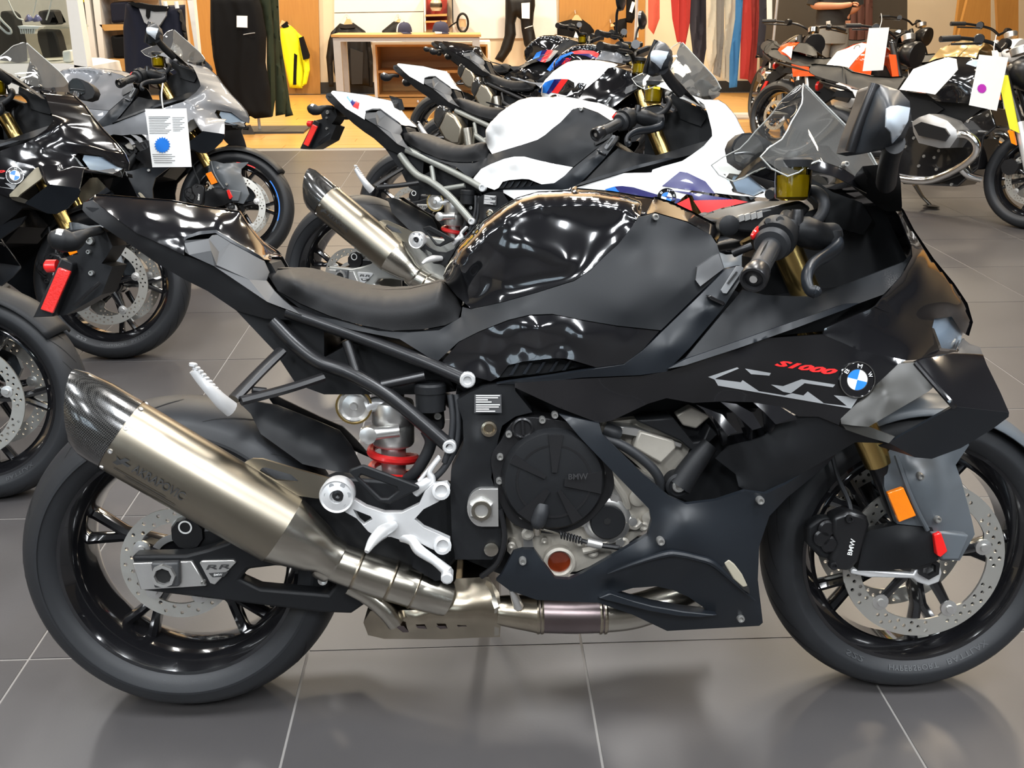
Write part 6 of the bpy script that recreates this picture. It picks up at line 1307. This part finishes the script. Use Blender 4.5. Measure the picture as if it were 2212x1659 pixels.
# ---------------------------------------------------------------- person behind the dark motorcycle
skinm = mat('skin', (.45, .19, .10), .5, var=.08)
PY = 11.3
def W3(txt, Y): return [AT(*p[:2], Y) for p in U_(txt)]
t = empty('person', 'person in black shirt and grey shorts reaching for a handlebar, head out of frame', 'person', loc=(0, 0, 0))
def skinmesh(name, m, verts, edges, rad, root, parent):
    me = bpy.data.meshes.new(name); me.from_pydata([tuple(v) for v in verts], edges, []); o = finish(name, me, m, parent, 0)
    sk = o.modifiers.new('skin', 'SKIN'); sk.use_smooth_shade = True
    for i, v in enumerate(me.skin_vertices[0].data):
        r_ = rad[i]; v.radius = r_ if hasattr(r_, '__len__') else (r_, r_); v.use_root = (i == root)
    sb = o.modifiers.new('sub', 'SUBSURF'); sb.levels = 2; sb.render_levels = 2
    return o
px_ = AT(*U_('1100,300')[0], PY); bx, by = px_.x, PY
hipz = .93
V = [(bx, by, hipz), (bx, by, 1.12), (bx, by, 1.32), (bx, by, 1.46), (bx, by, 1.56), (bx, by, 1.68), (bx, by, 1.78),                                   # pelvis .. head
     (bx - .19, by, 1.44), (bx - .26, by - .02, 1.22)] + [tuple(v) for v in (W3('960,90', PY - .12)[0], W3('1230,90', PY - .22)[0], W3('1400,60', PY - .28)[0])] + \
    [(bx + .19, by, 1.44), (bx + .27, by, 1.2), tuple(W3('1310,200', PY - .05)[0]), tuple(W3('1320,290', PY - .12)[0]),
     (bx - .10, by, .86), (bx - .11, by - .02, .48), (bx - .11, by + .03, .10), (bx - .12, by - .12, .04), (bx + .10, by, .86), (bx + .11, by - .02, .48), (bx + .11, by + .03, .10), (bx + .12, by - .12, .04)]
Ed = [(0, 1), (1, 2), (2, 3), (3, 4), (4, 5), (5, 6), (3, 7), (7, 8), (8, 9), (9, 10), (10, 11), (3, 12), (12, 13), (13, 14), (14, 15), (0, 16), (16, 17), (17, 18), (18, 19), (0, 20), (20, 21), (21, 22), (22, 23)]
Rd = [(.15, .11), (.15, .11), (.17, .12), (.15, .10), .055, .085, .085, .06, .05, .042, .036, .026, .06, .05, .038, .026, .085, .06, .04, .035, .085, .06, .04, .035]
body = skinmesh('body', skinm, V, Ed, Rd, 0, t)
hand0 = Vector(V[11]); hd = (Vector(V[11]) - Vector(V[10])).normalized()
for k in range(4):
    o_ = Vector((0, -.02 + .014 * k, .012)); skinmesh('finger', skinm, [hand0 + o_, hand0 + o_ + hd * .035 + Vector((0, 0, -.004)), hand0 + o_ + hd * (.062 - .004 * abs(k - 1)) + Vector((0, 0, -.03))], [(0, 1), (1, 2)], [.010, .009, .008], 0, body)
skinmesh('thumb', skinm, [hand0 + Vector((-.01, -.03, -.005)), hand0 + hd * .02 + Vector((0, -.045, -.015)), hand0 + hd * .045 + Vector((0, -.04, -.03))], [(0, 1), (1, 2)], [.011, .010, .008], 0, body)
hand1 = Vector(V[15])
for k in range(5):
    o_ = Vector((-.02 + .011 * k, -.01, -.01)); skinmesh('finger' if k else 'thumb', skinm, [hand1 + o_, hand1 + o_ + Vector((0, -.006, -.03)), hand1 + o_ + Vector((0, .004, -.055))], [(0, 1), (1, 2)], [.009, .008, .007], 0, body)
shirt = mat('black_polo_cloth', (.02, .019, .018), .8)
def torso(name, m, prof):
    vs = []; fs = []; n = 28
    for z, rx, ry in prof:
        for k in range(n):
            a = 2 * math.pi * k / n; vs.append((bx + rx * math.cos(a), by + ry * math.sin(a) + .006 * math.sin(5 * a + z * 20), z))
    for i in range(len(prof) - 1):
        for k in range(n): fs.append([i * n + k, i * n + (k + 1) % n, (i + 1) * n + (k + 1) % n, (i + 1) * n + k])
    return from_faces(name, vs, fs, m, t, 60)
torso('shirt', shirt, [(1.02, .20, .155), (1.15, .195, .15), (1.30, .205, .15), (1.42, .20, .14), (1.50, .14, .11), (1.54, .075, .075)])
for s_ in (-1, 1):
    tube('shirt_sleeve', shirt, [Vector((bx + s_ * .17, by, 1.45)), Vector((bx + s_ * .22, by, 1.36)), Vector((bx + s_ * .262, by - .01, 1.22))], [.08, .075, .07], t, 16)
    tube('shorts_leg', grys, [Vector((bx + s_ * .09, by, .92)), Vector((bx + s_ * .11, by - .01, .70)), Vector((bx + s_ * .115, by - .02, .52))], [.11, .105, .105], t, 18)
    tube('shoe', gloveblk, [Vector((bx + s_ * .11, by + .06, .05)), Vector((bx + s_ * .115, by - .06, .055)), Vector((bx + s_ * .12, by - .17, .035))], [.045, .05, .035], t, 12, flat=.9)
torso('shorts', grys, [(.82, .20, .15), (.92, .195, .15), (1.04, .185, .145)])
lathe('hair', mat('dark_hair', (.02, .014, .01), .6), Vector((bx, by + .02, 1.74)), (0, 0, 1), [(.10, -.02), (.115, .03), (.10, .08), (.06, .11), (0, .12)], t, 18)
slab('shirt_logo', lettw, U_('1010,320 1062,310 1065,375 1015,385'), by - .165, by - .14, t)
